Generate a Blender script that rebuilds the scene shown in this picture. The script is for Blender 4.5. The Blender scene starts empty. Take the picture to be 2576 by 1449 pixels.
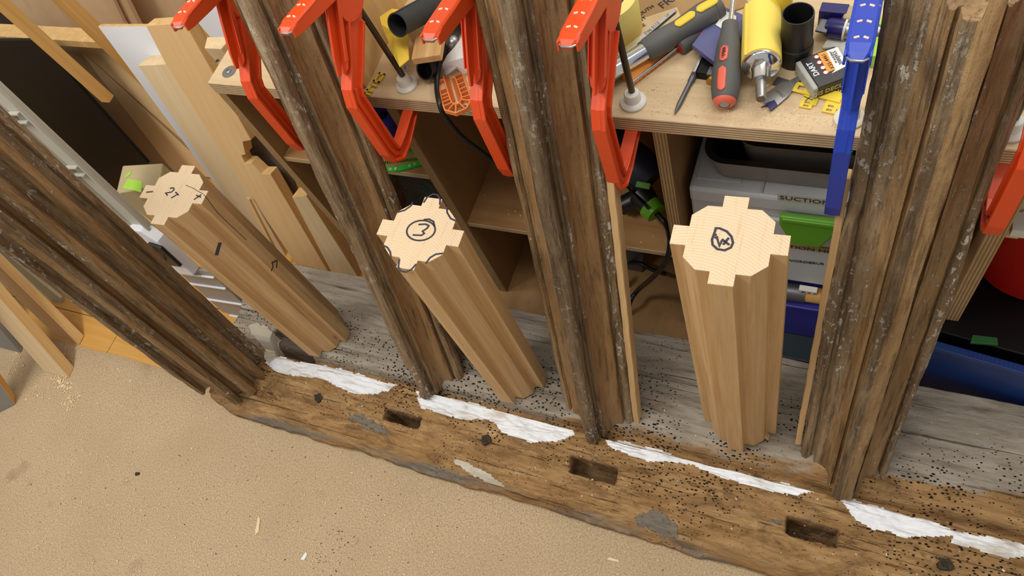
import bpy, math, random
import numpy as np
from mathutils import Matrix, Vector
rnd = random.Random(7)
SC = bpy.context.scene
COL = SC.collection
PI = math.pi

# ---------------------------------------------------------------- camera
FPX, CAMH = 1890.0, 1.4
PPX, PPY = 1288.0, 724.5
def _basis():
    d = np.array([1890 - PPX, 1750 - PPY, FPX]); d /= np.linalg.norm(d)
    l = np.array([-3235 - PPX, -105 - PPY, FPX]); l -= d * (l @ d); l /= np.linalg.norm(l)
    Z = -d; X = -l; Y = np.cross(Z, X)
    return np.stack([X, Y, Z])
RC = _basis()
CAM = np.array([0.0, 0.0, CAMH])
cd = bpy.data.cameras.new('camera'); cam = bpy.data.objects.new('camera', cd); COL.objects.link(cam)
cd.sensor_width = 36.0; cd.sensor_fit = 'HORIZONTAL'; cd.lens = FPX * 36.0 / 2576.0
cd.clip_start = 0.02; cd.clip_end = 50
m = Matrix.Identity(4)
for i in range(3):
    m[i][0] = RC[i, 0]; m[i][1] = -RC[i, 1]; m[i][2] = -RC[i, 2]; m[i][3] = CAM[i]
cam.matrix_world = m
SC.camera = cam

# ---------------------------------------------------------------- world, lights, exposure
SC.view_settings.view_transform = 'Standard'
SC.view_settings.look = 'None'
SC.view_settings.exposure = -0.02
SC.view_settings.gamma = 1.0
SC.view_settings.use_curve_mapping = False
w = bpy.data.worlds.new('room_light'); SC.world = w; w.use_nodes = True
w.node_tree.nodes['Background'].inputs[0].default_value = (1.0, 0.985, 0.965, 1)
w.node_tree.nodes['Background'].inputs[1].default_value = 0.46
def area(name, loc, tgt, sx, sy, e, c):
    ld = bpy.data.lights.new(name, 'AREA'); ld.shape = 'RECTANGLE'; ld.size = sx; ld.size_y = sy
    ld.energy = e; ld.color = c
    o = bpy.data.objects.new(name, ld); COL.objects.link(o)
    o.location = loc
    o.rotation_euler = (Vector(tgt) - Vector(loc)).to_track_quat('-Z', 'Y').to_euler()
    return o
area('ceiling_strip_and_fill', (-1.55, -0.15, 2.45), (-0.9, 0.3, 0), 1.3, 0.30, 33, (1.0, 0.985, 0.955))
area('ceiling_strip_and_fill', (-0.2, 0.25, 2.5), (-0.3, 0.4, 0), 1.3, 0.30, 15, (1.0, 0.985, 0.955))  # overhead fill added to brighten the bench
area('wall_light_strip', (0.1, 1.52, 1.95), (-0.3, 0.3, 0), 1.5, 0.25, 12, (1.0, 0.985, 0.955))

# ---------------------------------------------------------------- camera model, used to read real positions off known planes
def ray(px, py):
    return RC @ np.array([px - PPX, py - PPY, FPX])
def at(px, py, x=None, y=None, z=None):
    r = ray(px, py)
    t = (z - CAM[2]) / r[2] if z is not None else ((y - CAM[1]) / r[1] if y is not None else (x - CAM[0]) / r[0])
    return Vector(CAM + r * t)
def on(px, py, M):
    n = np.array(M.col[1][:3]); o = np.array(M.translation[:])
    r = ray(px, py); t = (n @ (o - CAM)) / (n @ r)
    return M.inverted() @ Vector(CAM + r * t)
def frame(o, zd=(0, 0, 1), yd=(0, 1, 0)):
    z = Vector(zd).normalized(); y = Vector(yd); y = (y - z * y.dot(z)).normalized(); x = y.cross(z)
    M = Matrix.Identity(4)
    for i in range(3):
        M[i][0] = x[i]; M[i][1] = y[i]; M[i][2] = z[i]; M[i][3] = o[i]
    return M
def leanf(o, k, kx=0.0):            # frame of a sheet leaning back by k (and sideways by kx); local y points into the sheet
    return frame(o, (kx, k, 1), (0, 1, 0))
T = Matrix.Translation
def RX(a): return Matrix.Rotation(a, 4, 'X')
def RY(a): return Matrix.Rotation(a, 4, 'Y')
def RZ(a): return Matrix.Rotation(a, 4, 'Z')
def flatf(p, q, up=(0, 0, 1)):      # frame at p, local x towards q, local z up
    x = (Vector(q) - Vector(p)).normalized(); z = Vector(up); z = (z - x * z.dot(x)).normalized(); y = z.cross(x)
    M = Matrix.Identity(4)
    for i in range(3):
        M[i][0] = x[i]; M[i][1] = y[i]; M[i][2] = z[i]; M[i][3] = p[i]
    return M

# ---------------------------------------------------------------- mesh builder
class G:
    def __init__(s): s.v = []; s.f = []; s.mi = []
    def add(s, vs, fs, M=None, mi=0):
        b = len(s.v)
        for p in vs:
            p = Vector(p)
            s.v.append(tuple(M @ p) if M is not None else tuple(p))
        for f in fs:
            s.f.append([i + b for i in f]); s.mi.append(mi)
        return s
    def box(s, lo, hi, M=None, mi=0):
        (a, b, c), (d, e, f) = lo, hi
        vs = [(a, b, c), (d, b, c), (d, e, c), (a, e, c), (a, b, f), (d, b, f), (d, e, f), (a, e, f)]
        return s.add(vs, [(0, 3, 2, 1), (4, 5, 6, 7), (0, 1, 5, 4), (1, 2, 6, 5), (2, 3, 7, 6), (3, 0, 4, 7)], M, mi)
    def prism(s, poly, a, b, axis='z', M=None, mi=0, mcap=None):
        n = len(poly)
        ar = sum(poly[i][0] * poly[(i + 1) % n][1] - poly[(i + 1) % n][0] * poly[i][1] for i in range(n))
        if ar < 0: poly = poly[::-1]
        def P(p, h):
            return (p[0], p[1], h) if axis == 'z' else ((p[0], h, p[1]) if axis == 'y' else (h, p[0], p[1]))
        vs = [P(p, a) for p in poly] + [P(p, b) for p in poly]
        fl = axis == 'y'
        cap0 = list(range(n - 1, -1, -1)); cap1 = list(range(n, 2 * n))
        side = [(i, (i + 1) % n, n + (i + 1) % n, n + i) for i in range(n)]
        if fl: cap0 = cap0[::-1]; cap1 = cap1[::-1]; side = [q[::-1] for q in side]
        base = len(s.v)
        s.add(vs, side, M, mi)
        for c in (cap0, cap1):
            s.f.append([i + base for i in c]); s.mi.append(mi if mcap is None else mcap)
        return s
    def rings(s, rings, closed=True, cap=True, M=None, mi=0):
        n = len(rings[0]); vs = [p for r in rings for p in r]; fs = []
        for j in range(len(rings) - 1):
            for i in range(n if closed else n - 1):
                k = (i + 1) % n
                fs.append((j * n + i, j * n + k, (j + 1) * n + k, (j + 1) * n + i))
        if cap:
            fs.append(list(range(n - 1, -1, -1))); fs.append([(len(rings) - 1) * n + i for i in range(n)])
        return s.add(vs, fs, M, mi)
    def tube(s, pts, r, n=12, cap=True, M=None, mi=0, flat=1.0):
        pts = [Vector(p) for p in pts]; rr = r if isinstance(r, (list, tuple)) else [r] * len(pts)
        t0 = (pts[1] - pts[0]).normalized()
        u = t0.orthogonal().normalized(); R = []
        for i, p in enumerate(pts):
            t = (pts[min(i + 1, len(pts) - 1)] - pts[max(i - 1, 0)]).normalized()
            u = (u - t * u.dot(t)).normalized(); v = t.cross(u)
            R.append([p + (u * math.cos(2 * PI * k / n) + v * math.sin(2 * PI * k / n) * flat) * rr[i] for k in range(n)])
        return s.rings(R, True, cap, M, mi)
    def lathe(s, prof, n=28, M=None, mi=0, cap=True):
        R = [[(r * math.cos(2 * PI * k / n), r * math.sin(2 * PI * k / n), z) for k in range(n)] for r, z in prof]
        return s.rings(R, True, cap, M, mi)
    def ribbon(s, path, wd, a, b, axis='x', M=None, mi=0):      # flat bar of width wd along a 2-D path, thick from a to b along axis
        n = len(path); wd = wd if isinstance(wd, (list, tuple)) else [wd] * n
        L = []; Rr = []
        for i in range(n):
            p = Vector(path[i])
            d0 = (Vector(path[i]) - Vector(path[i - 1])).normalized() if i else None
            d1 = (Vector(path[i + 1]) - Vector(path[i])).normalized() if i < n - 1 else None
            if d0 is None: d0 = d1
            if d1 is None: d1 = d0
            t = (d0 + d1); t = t.normalized() if t.length > 1e-6 else d0
            nn = Vector((-t.y, t.x)); sc = 1.0 / max(0.45, nn.dot(Vector((-d0.y, d0.x))))
            L.append(p + nn * wd[i] / 2 * sc); Rr.append(p - nn * wd[i] / 2 * sc)
        def P(q, h): return (h, q[0], q[1]) if axis == 'x' else ((q[0], h, q[1]) if axis == 'y' else (q[0], q[1], h))
        rings = [[P(L[i], a), P(L[i], b), P(Rr[i], b), P(Rr[i], a)] for i in range(n)]
        return s.rings(rings, True, True, M, mi)

def smooth_path(pts, k=6):
    pts = [Vector(p) for p in pts]; out = []
    P = [pts[0] * 2 - pts[1]] + pts + [pts[-1] * 2 - pts[-2]]
    for i in range(1, len(P) - 2):
        for j in range(k):
            t = j / k
            a, b, c, d = P[i - 1], P[i], P[i + 1], P[i + 2]
            out.append(0.5 * ((2 * b) + (c - a) * t + (2 * a - 5 * b + 4 * c - d) * t * t + (3 * b - a - 3 * c + d) * t ** 3))
    out.append(pts[-1]); return out

def build(name, g, mats, parent=None, M=None, bevel=0.0, smooth=False, seg=2, fix=True):
    me = bpy.data.meshes.new(name)
    me.from_pydata([tuple(v) for v in g.v], [], g.f)
    mats = mats if isinstance(mats, (list, tuple)) else [mats]
    for mm in mats: me.materials.append(mm)
    if len(mats) > 1: me.polygons.foreach_set('material_index', g.mi)
    me.update(); me.validate()
    if fix:
        import bmesh
        bm = bmesh.new(); bm.from_mesh(me); bmesh.ops.recalc_face_normals(bm, faces=bm.faces); bm.to_mesh(me); bm.free()
    o = bpy.data.objects.new(name, me); COL.objects.link(o)
    if M is not None: o.matrix_world = M
    if parent is not None: o.parent = parent
    if smooth:
        me.polygons.foreach_set('use_smooth', [True] * len(me.polygons))
        try: me.set_sharp_from_angle(angle=math.radians(38))
        except Exception: pass
    if bevel > 0:
        b = o.modifiers.new('bevel', 'BEVEL'); b.width = bevel; b.segments = seg; b.limit_method = 'ANGLE'; b.angle_limit = math.radians(35)
        b.harden_normals = False
    return o
def tag(o, label, cat, group=None, kind=None):
    o['label'] = label; o['category'] = cat
    if group: o['group'] = group
    if kind: o['kind'] = kind
    return o
def thing(name, label, cat, M=None, group=None):
    o = bpy.data.objects.new(name, None); COL.objects.link(o); o.empty_display_size = 0.03
    if M is not None: o.matrix_world = M
    return tag(o, label, cat, group)
def struct(o):
    o['kind'] = 'structure'; return o
def text_g(s, size, depth=0.0004, bold=False, condense=1.0):
    cu = bpy.data.curves.new('lettering', 'FONT'); cu.body = s; cu.size = size; cu.extrude = depth / 2
    cu.align_x = 'CENTER'; cu.align_y = 'CENTER'; cu.resolution_u = 3
    if bold: cu.offset = size * 0.02
    o = bpy.data.objects.new('lettering', cu); COL.objects.link(o)
    dg = bpy.context.evaluated_depsgraph_get()
    me = bpy.data.meshes.new_from_object(o.evaluated_get(dg))
    g = G(); g.add([(v.co.x * condense, v.co.y, v.co.z) for v in me.vertices], [list(p.vertices) for p in me.polygons])
    bpy.data.objects.remove(o); bpy.data.meshes.remove(me); bpy.data.curves.remove(cu)
    return g

# ---------------------------------------------------------------- materials
def srgb(r, g, b):
    def c(u):
        u /= 255.0
        return u / 12.92 if u <= 0.04045 else ((u + 0.055) / 1.055) ** 2.4
    return (c(r), c(g), c(b), 1)
class NT:
    def __init__(s, name):
        s.m = bpy.data.materials.new(name); s.m.use_nodes = True; s.t = s.m.node_tree
        s.b = s.t.nodes['Principled BSDF']; s.oc = None
    def n(s, ty, **k):
        x = s.t.nodes.new(ty)
        for a, v in k.items(): setattr(x, a, v)
        return x
    def l(s, a, b): s.t.links.new(a, b)
    def coord(s, sc=(1, 1, 1), rot=(0, 0, 0)):
        if s.oc is None: s.oc = s.n('ShaderNodeTexCoord')
        mp = s.n('ShaderNodeMapping'); mp.inputs['Scale'].default_value = sc; mp.inputs['Rotation'].default_value = rot
        s.l(s.oc.outputs['Object'], mp.inputs[0]); return mp.outputs[0]
    def noise(s, sc=(1, 1, 1), scale=1, detail=4, rough=0.55, dist=0.0):
        x = s.n('ShaderNodeTexNoise'); x.inputs['Scale'].default_value = scale; x.inputs['Detail'].default_value = detail
        x.inputs['Roughness'].default_value = rough; x.inputs['Distortion'].default_value = dist
        s.l(s.coord(sc), x.inputs['Vector']); return x.outputs[0]
    def ramp(s, src, stops):
        r = s.n('ShaderNodeValToRGB'); e = r.color_ramp.elements
        while len(e) < len(stops): e.new(0.5)
        for q, (p, c) in zip(e, stops):
            q.position = p; q.color = c if len(c) == 4 else (*c, 1)
        s.l(src, r.inputs[0]); return r.outputs[0]
    def mix(s, fac, a, b, mode='MIX'):
        x = s.n('ShaderNodeMix'); x.data_type = 'RGBA'; x.blend_type = mode
        for i, q in ((0, fac), (6, a), (7, b)):
            if isinstance(q, (float, int, tuple)): x.inputs[i].default_value = q
            else: s.l(q, x.inputs[i])
        return x.outputs[2]
    def math(s, op, a, b=0.0):
        x = s.n('ShaderNodeMath'); x.operation = op
        for i, q in ((0, a), (1, b)):
            if isinstance(q, (float, int)): x.inputs[i].default_value = q
            else: s.l(q, x.inputs[i])
        return x.outputs[0]
    def bump(s, src, strength=0.3, dist=0.002):
        x = s.n('ShaderNodeBump'); x.inputs['Strength'].default_value = strength; x.inputs['Distance'].default_value = dist
        s.l(src, x.inputs['Height']); s.l(x.outputs[0], s.b.inputs['Normal'])
    def col(s, c):
        if isinstance(c, tuple): s.b.inputs['Base Color'].default_value = c
        else: s.l(c, s.b.inputs['Base Color'])
    def set(s, rough=0.6, metal=0.0, spec=None, **k):
        s.b.inputs['Roughness'].default_value = rough; s.b.inputs['Metallic'].default_value = metal
        if spec is not None: s.b.inputs['Specular IOR Level'].default_value = spec
        return s.m
W0, W1 = (0, 0, 0, 1), (1, 1, 1, 1)

def wood(name, light, dark, grain=(90, 90, 3.5), rings=0.5, rough=0.6, bump=0.25, spots=0.0, rot=None):
    s = NT(name)
    g1 = s.noise(grain, 1, 5, 0.6, 0.6)
    g2 = s.noise((grain[0] * 0.16, grain[1] * 0.16, grain[2] * 0.25), 1, 3, 0.5, 1.2)
    f = s.ramp(g1, [(0.30, W0), (0.72, W1)])
    f2 = s.ramp(g2, [(0.35, W0), (0.66, W1)])
    c = s.mix(f, dark, light)
    mid = tuple(0.5 * (a + b) for a, b in zip(light, dark))
    c = s.mix(s.math('MULTIPLY', f2, rings), c, s.mix(0.5, light, mid))
    pore = s.ramp(s.noise((grain[0] * 3.2, grain[1] * 3.2, grain[2] * 4), 1, 2, 0.5), [(0.62, W0), (0.70, W1)])
    c = s.mix(s.math('MULTIPLY', pore, 0.35), c, dark)
    if spots > 0:
        sp = s.ramp(s.noise((30, 30, 9), 1, 3, 0.5), [(0.70, W0), (0.76, W1)])
        c = s.mix(s.math('MULTIPLY', sp, spots), c, tuple(0.25 * a for a in dark[:3]) + (1,))
    s.col(c); s.bump(g1, bump, 0.001)
    return s.set(rough)
def ply_edge(name, light, dark, axis, period):
    s = NT(name)
    sep = s.n('ShaderNodeSeparateXYZ'); s.l(s.coord(), sep.inputs[0])
    v = s.math('MULTIPLY', sep.outputs[axis], 1.0 / period)
    v = s.math('FRACT', v)
    nz = s.noise((30, 30, 30), 1, 3)
    f = s.ramp(s.math('ADD', v, s.math('MULTIPLY', s.math('SUBTRACT', nz, 0.5), 0.35)), [(0.30, W0), (0.42, W1), (0.82, W1), (0.95, W0)])
    c = s.mix(f, dark, light)
    c = s.mix(s.math('MULTIPLY', s.ramp(s.noise((60, 60, 60), 1, 4), [(0.4, W0), (0.7, W1)]), 0.35), c, dark)
    s.col(c); s.bump(f, 0.3, 0.0006); return s.set(0.7)
def plain(name, c, rough=0.5, metal=0.0, var=0.0, wear=None, wearc=None, wscale=60, bump=0.0, bscale=200, spec=None):
    s = NT(name); q = c
    if var > 0:
        q = s.mix(s.math('MULTIPLY', s.noise((1, 1, 1), 18, 4), var), q, tuple(0.35 * a for a in c[:3]) + (1,))
    if wear is not None:
        q = s.mix(s.ramp(s.noise((1, 1, 1), wscale, 5, 0.65), [(wear, W0), (wear + 0.03, W1)]), q, wearc)
    s.col(q)
    if bump > 0: s.bump(s.noise((1, 1, 1), bscale, 3), bump, 0.001)
    return s.set(rough, metal, spec)

MT = {}
MT['oak'] = wood('new_oak', srgb(218, 182, 130), srgb(182, 140, 90), (150, 150, 5), 0.45, 0.55, 0.15)
MT['oak_pale'] = wood('pale_oak', srgb(222, 186, 132), srgb(182, 140, 88), (110, 110, 3), 0.5, 0.6, 0.2, 0.5)
MT['pine'] = wood('pine', srgb(222, 186, 128), srgb(196, 150, 88), (70, 70, 2), 0.4, 0.55, 0.12)
MT['pine_o'] = wood('honey_pine', srgb(214, 168, 98), srgb(194, 144, 76), (60, 60, 2), 0.4, 0.5, 0.1)
MT['board'] = wood('board', srgb(220, 184, 132), srgb(204, 164, 110), (45, 45, 1.6), 0.6, 0.6, 0.1)
MT['boardp'] = wood('pale_board', srgb(224, 200, 158), srgb(204, 172, 126), (50, 50, 1.6), 0.5, 0.65, 0.1, 0.4)
MT['mdf'] = plain('fibre_sheet', srgb(222, 186, 134), 0.7, var=0.18)
MT['plysheet'] = wood('plywood_sheet', srgb(206, 176, 138), srgb(172, 136, 98), (5, 5, 1.2), 0.7, 0.6, 0.05)
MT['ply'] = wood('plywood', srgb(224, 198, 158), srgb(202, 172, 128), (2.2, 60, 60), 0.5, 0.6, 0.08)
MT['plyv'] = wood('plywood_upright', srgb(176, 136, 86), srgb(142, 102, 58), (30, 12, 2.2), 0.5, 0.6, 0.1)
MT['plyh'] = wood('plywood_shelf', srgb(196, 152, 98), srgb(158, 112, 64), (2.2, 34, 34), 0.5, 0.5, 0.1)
MT['edge_z'] = ply_edge('plywood_edge', srgb(228, 204, 162), srgb(164, 134, 96), 2, 0.0042)
MT['edge_x'] = ply_edge('plywood_edge', srgb(200, 168, 118), srgb(150, 116, 74), 0, 0.0045)
MT['orange'] = plain('orange_enamel', srgb(222, 74, 24), 0.42, var=0.12, wear=0.74, wearc=srgb(70, 40, 28), wscale=45)
MT['blue'] = plain('blue_enamel', srgb(28, 62, 176), 0.35, var=0.2, wear=0.72, wearc=srgb(120, 118, 128), wscale=60)
MT['rod'] = plain('dark_steel', srgb(92, 84, 74), 0.35, 0.9, var=0.3)
MT['steel'] = plain('steel', srgb(176, 174, 170), 0.35, 0.9, var=0.25)
MT['chrome'] = plain('chrome', srgb(225, 225, 225), 0.12, 1.0)
MT['greymetal'] = plain('grey_metal', srgb(120, 120, 122), 0.45, 0.7, var=0.3)
MT['nylon'] = plain('white_nylon', srgb(226, 222, 210), 0.4)
MT['white'] = plain('white_melamine', srgb(226, 228, 232), 0.4)
MT['black'] = plain('black_plastic', srgb(26, 25, 25), 0.4)
MT['blackm'] = plain('matt_black', srgb(11, 10, 10), 0.45, spec=0.25)
MT['hose'] = plain('black_hose', srgb(52, 52, 52), 0.6, var=0.4, bump=0.2, bscale=120)
MT['rubber'] = plain('grey_rubber', srgb(98, 97, 94), 0.6, var=0.3, wear=0.72, wearc=srgb(140, 128, 104), wscale=80)
MT['yellow'] = plain('yellow_plastic', srgb(240, 208, 60), 0.5, var=0.1)
MT['foam'] = plain('yellow_foam', srgb(253, 226, 104), 0.85, var=0.06, bump=0.15, bscale=500)
MT['paper_y'] = plain('yellow_abrasive', srgb(246, 208, 70), 0.8, var=0.12, bump=0.2, bscale=600)
MT['red'] = plain('red_plastic', srgb(238, 112, 86), 0.45)
MT['dred'] = plain('deep_red_plastic', srgb(176, 34, 30), 0.45)
MT['bucket'] = plain('red_bucket_plastic', srgb(186, 26, 14), 0.4, var=0.2)
MT['navy'] = plain('navy_plastic', srgb(98, 100, 146), 0.5, var=0.25)
MT['dnavy'] = plain('dark_blue_plastic', srgb(36, 32, 96), 0.3)
MT['bluebox'] = plain('blue_violet_plastic', srgb(58, 56, 150), 0.4, var=0.2)
MT['tubblue'] = plain('blue_tub_plastic', srgb(24, 62, 130), 0.35, var=0.3)
MT['green'] = plain('green_plastic', srgb(52, 190, 60), 0.45)
MT['latch'] = plain('green_latch_plastic', srgb(98, 164, 34), 0.4)
MT['lime'] = plain('lime_tape', srgb(160, 204, 72), 0.6)
MT['sysgrey'] = plain('grey_case_plastic', srgb(206, 208, 208), 0.5, var=0.3, wear=0.70, wearc=srgb(150, 136, 110), wscale=22)
MT['greyrail'] = plain('pale_grey_plastic', srgb(186, 182, 166), 0.55, var=0.15)
MT['tilegrey'] = plain('mid_grey_plastic', srgb(150, 142, 132), 0.5, var=0.1)
MT['orangep'] = plain('orange_plastic', srgb(226, 130, 66), 0.5)
MT['orangew'] = plain('orange_wedge_plastic', srgb(240, 150, 52), 0.6, var=0.1)
MT['paper'] = plain('white_paper', srgb(236, 234, 230), 0.8)
MT['card'] = plain('cardboard', srgb(176, 140, 94), 0.85, var=0.25)
MT['ink'] = plain('marker_ink', srgb(48, 44, 58), 0.6)
MT['tin'] = plain('baking_tin', srgb(150, 143, 134), 0.4, 0.35, var=0.4)
MT['tinin'] = plain('dark_tin_inside', srgb(44, 38, 34), 0.5, 0.4, var=0.3)
MT['tape'] = plain('masking_tape', srgb(240, 220, 128), 0.7)
MT['brass'] = plain('brass', srgb(190, 150, 70), 0.35, 0.9)
MT['sticker'] = plain('orange_sticker', srgb(246, 160, 62), 0.7)
MT['lblack'] = plain('black_label', srgb(34, 32, 34), 0.3)
MT['clearp'] = plain('cloudy_plastic', srgb(168, 168, 160), 0.35)
MT['dgrey'] = plain('dark_grey_sheet', srgb(112, 98, 82), 0.8, var=0.3)
MT['ggreen'] = plain('grey_green_sheet', srgb(184, 182, 156), 0.6, var=0.1)
MT['bgrey'] = plain('grey_board_face', srgb(136, 130, 120), 0.7, var=0.3)
MT['laminate'] = wood('honey_laminate', srgb(218, 166, 88), srgb(196, 140, 64), (2.5, 60, 60), 0.4, 0.4, 0.05)
MT['conc'] = plain('rough_sawn_face', srgb(186, 168, 128), 0.9, var=0.35, wear=0.66, wearc=srgb(120, 96, 60), wscale=50, bump=0.6, bscale=90)
MT['greenprint'] = plain('dark_green_print', srgb(22, 56, 48), 0.7)
MT['darkboard'] = plain('dark_brown_board', srgb(44, 36, 28), 0.7, var=0.2)
MT['dimple_pale'] = plain('pale_enamel', srgb(248, 206, 182), 0.4)  # pale tone of the raised grip dimples
MT['dust'] = plain('sawdust', srgb(230, 204, 160), 0.9)
MT['chipw'] = plain('white_flake', srgb(232, 230, 224), 0.8)
MT['chipd'] = plain('dark_crumb', srgb(60, 46, 34), 0.9)

def end_grain():
    s = NT('oak_end_grain')
    x = s.n('ShaderNodeTexWave'); x.wave_type = 'RINGS'; x.rings_direction = 'Z'
    x.inputs['Scale'].default_value = 90; x.inputs['Distortion'].default_value = 2.5; x.inputs['Detail'].default_value = 3; x.inputs['Detail Scale'].default_value = 1.2
    mp = s.n('ShaderNodeMapping'); mp.inputs['Location'].default_value = (0.03, 0.11, 0)
    s.oc = s.n('ShaderNodeTexCoord'); s.l(s.oc.outputs['Object'], mp.inputs[0]); s.l(mp.outputs[0], x.inputs['Vector'])
    c = s.mix(s.math('MULTIPLY', x.outputs[1], 0.30), srgb(224, 200, 164), srgb(190, 152, 106))
    n = s.ramp(s.noise((260, 18, 1), 1, 3), [(0.58, W0), (0.7, W1)])
    c = s.mix(s.math('MULTIPLY', n, 0.3), c, srgb(190, 144, 92))
    s.col(c); s.bump(s.noise((400, 400, 400), 1, 2), 0.15, 0.0006); return s.set(0.75)
MT['end'] = end_grain()

def old_oak(name, a, b, c, white=0.575, wsc=(150, 150, 70), seed=0.0):
    s = NT(name)
    n1 = s.noise((46, 46, 5.0), 1, 7, 0.68, 0.7)
    n2 = s.noise((16, 16, 3.2), 1, 5, 0.65, 0.4)
    col = s.ramp(n1, [(0.30, a), (0.47, b), (0.68, c)])
    col = s.mix(s.math('MULTIPLY', s.ramp(n2, [(0.40, W0), (0.66, W1)]), 0.6), col, a)
    n4 = s.noise((24, 24, 7), 1, 6, 0.7)
    col = s.mix(s.math('MULTIPLY', s.ramp(n4, [(0.52, W0), (0.66, W1)]), 0.42), col, srgb(160, 136, 104))
    fl = s.ramp(s.noise(wsc, 1, 6, 0.72), [(white, W0), (white + 0.04, W1)])
    patch = s.ramp(s.noise((12, 12, 5), 1, 4, 0.6), [(0.46, W0), (0.60, W1)])
    col = s.mix(s.math('MULTIPLY', s.math('MULTIPLY', fl, patch), 0.85), col, srgb(216, 206, 186))
    dk = s.ramp(s.noise((170, 170, 14), 1, 5, 0.65), [(0.36, W1), (0.47, W0)])
    col = s.mix(s.math('MULTIPLY', dk, 0.6), col, tuple(0.35 * q for q in a[:3]) + (1,))
    s.col(col)
    h = s.math('ADD', s.noise((150, 150, 12), 1, 6, 0.7), s.math('MULTIPLY', s.noise((70, 70, 40), 1, 5, 0.7), 0.9))
    h = s.math('ADD', h, s.math('MULTIPLY', fl, s.math('MULTIPLY', patch, 0.5)))
    s.bump(h, 0.9, 0.003)
    return s.set(0.55)
MT['old'] = old_oak('old_oak', srgb(94, 70, 44), srgb(142, 112, 76), srgb(180, 150, 110), 0.565)
MT['old_dark'] = old_oak('old_oak_dark', srgb(78, 56, 34), srgb(122, 94, 60), srgb(158, 128, 88), 0.585)
MT['old_warm'] = old_oak('old_oak_warm', srgb(106, 78, 46), srgb(152, 118, 76), srgb(178, 144, 98), 0.585)
MT['old_nose'] = old_oak('old_oak_nose', srgb(72, 54, 36), srgb(112, 90, 64), srgb(150, 128, 98), 0.54, (130, 130, 90))
MT['old_plain'] = old_oak('old_oak_hollow', srgb(116, 84, 48), srgb(152, 114, 70), srgb(172, 134, 86), 0.63)
def crust(name):
    m = old_oak(name, srgb(98, 76, 50), srgb(142, 116, 84), srgb(176, 152, 118), 0.53, (110, 110, 60)); return m
MT['crust'] = crust('old_oak_crusted')
MT['oak_r'] = wood('new_oak_streaked', srgb(218, 182, 130), srgb(176, 132, 82), (130, 130, 5), 0.45, 0.55, 0.15, 0.55)
MT['old_end'] = plain('charred_end', srgb(70, 58, 44), 0.9, var=0.5, bump=0.8, bscale=80)

# ================================================================ floor
def carpet_mat():
    s = NT('beige_carpet')
    n = s.noise((1, 1, 1), 330, 4, 0.7); big = s.noise((1, 1, 1), 5, 4, 0.5); mid = s.noise((1, 1, 1), 60, 4, 0.6)
    c = s.ramp(n, [(0.32, srgb(160, 134, 100)), (0.5, srgb(196, 170, 134)), (0.68, srgb(220, 198, 166))])
    c = s.mix(s.math('MULTIPLY', s.ramp(big, [(0.4, W0), (0.7, W1)]), 0.3), c, srgb(170, 144, 108))
    c = s.mix(s.math('MULTIPLY', s.ramp(mid, [(0.62, W0), (0.74, W1)]), 0.25), c, srgb(150, 116, 74))
    st = s.noise((1, 1, 1), 7, 2, 0.5)
    c = s.mix(s.math('MULTIPLY', s.ramp(st, [(0.68, W0), (0.74, W1)]), 0.3), c, srgb(120, 92, 60))
    s.col(c); s.bump(s.math('ADD', n, mid), 0.7, 0.003); return s.set(0.95, spec=0.1)
MT['carpet'] = carpet_mat()
g = G(); g.box((-4.2, -2.2, -0.02), (2.4, 2.2, -0.0075))
fl = struct(build('floor', g, MT['laminate']))
for j in range(6):
    y0 = 0.2225 + j * 0.098
    xs = [-3.0, -2.35 - 0.17 * (j % 2), -1.62 + 0.13 * (j % 3), -0.9, -0.2 + 0.1 * (j % 2), 0.55, 1.3]
    for a, b in zip(xs[:-1], xs[1:]):
        q = G(); q.box((a + 0.0008, y0 + 0.0008, -0.0075), (b - 0.0008, y0 + 0.0972, -0.0005))
        build('plank', q, MT['laminate'], fl, bevel=0.0006, seg=1)
# rug in front; its far edge stops just behind the left-hand old post
nx, ny = 180, 70
vs = []; fs = []
edge = lambda x: 0.241 - 0.045 * max(0, -1.45 - x) * 0.3 + 0.0015 * math.sin(x * 31)
for j in range(ny + 1):
    for i in range(nx + 1):
        x = -3.6 + 5.2 * i / nx; yb = edge(x)
        y = -1.6 + (yb + 1.6) * j / ny
        vs.append((x, y, 0.0025 * math.sin(x * 3.1 + y * 2.0) * math.sin(y * 2.3) * 0.3))
n1 = nx + 1
for j in range(ny):
    for i in range(nx):
        fs.append((j * n1 + i, j * n1 + i + 1, (j + 1) * n1 + i + 1, (j + 1) * n1 + i))
top = len(vs)
for i in range(nx + 1):
    p = vs[ny * n1 + i]; vs.append((p[0], p[1] + 0.002, -0.0007))
for i in range(nx):
    fs.append((ny * n1 + i, ny * n1 + i + 1, top + i + 1, top + i))
g = G(); g.add(vs, fs)
tag(build('carpet', g, MT['carpet'], smooth=True), 'worn beige carpet scattered with sawdust in front of the sill', 'carpet')

# ================================================================ noise helper (numpy value noise)
_rs = np.random.RandomState(3); _tab = _rs.rand(256, 256)
def vnoise(x, y):
    xi = np.floor(x).astype(int); yi = np.floor(y).astype(int); fx = x - xi; fy = y - yi
    fx = fx * fx * (3 - 2 * fx); fy = fy * fy * (3 - 2 * fy)
    a = _tab[xi % 256, yi % 256]; b = _tab[(xi + 1) % 256, yi % 256]; c = _tab[xi % 256, (yi + 1) % 256]; d = _tab[(xi + 1) % 256, (yi + 1) % 256]
    return (a * (1 - fx) + b * fx) * (1 - fy) + (c * (1 - fx) + d * fx) * fy - 0.5
def fbm(x, y, o=4):
    r = 0; a = 1.0
    for k in range(o):
        r = r + a * vnoise(x * 2 ** k + 17.3 * k, y * 2 ** k + 5.1 * k); a *= 0.55
    return r

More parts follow.
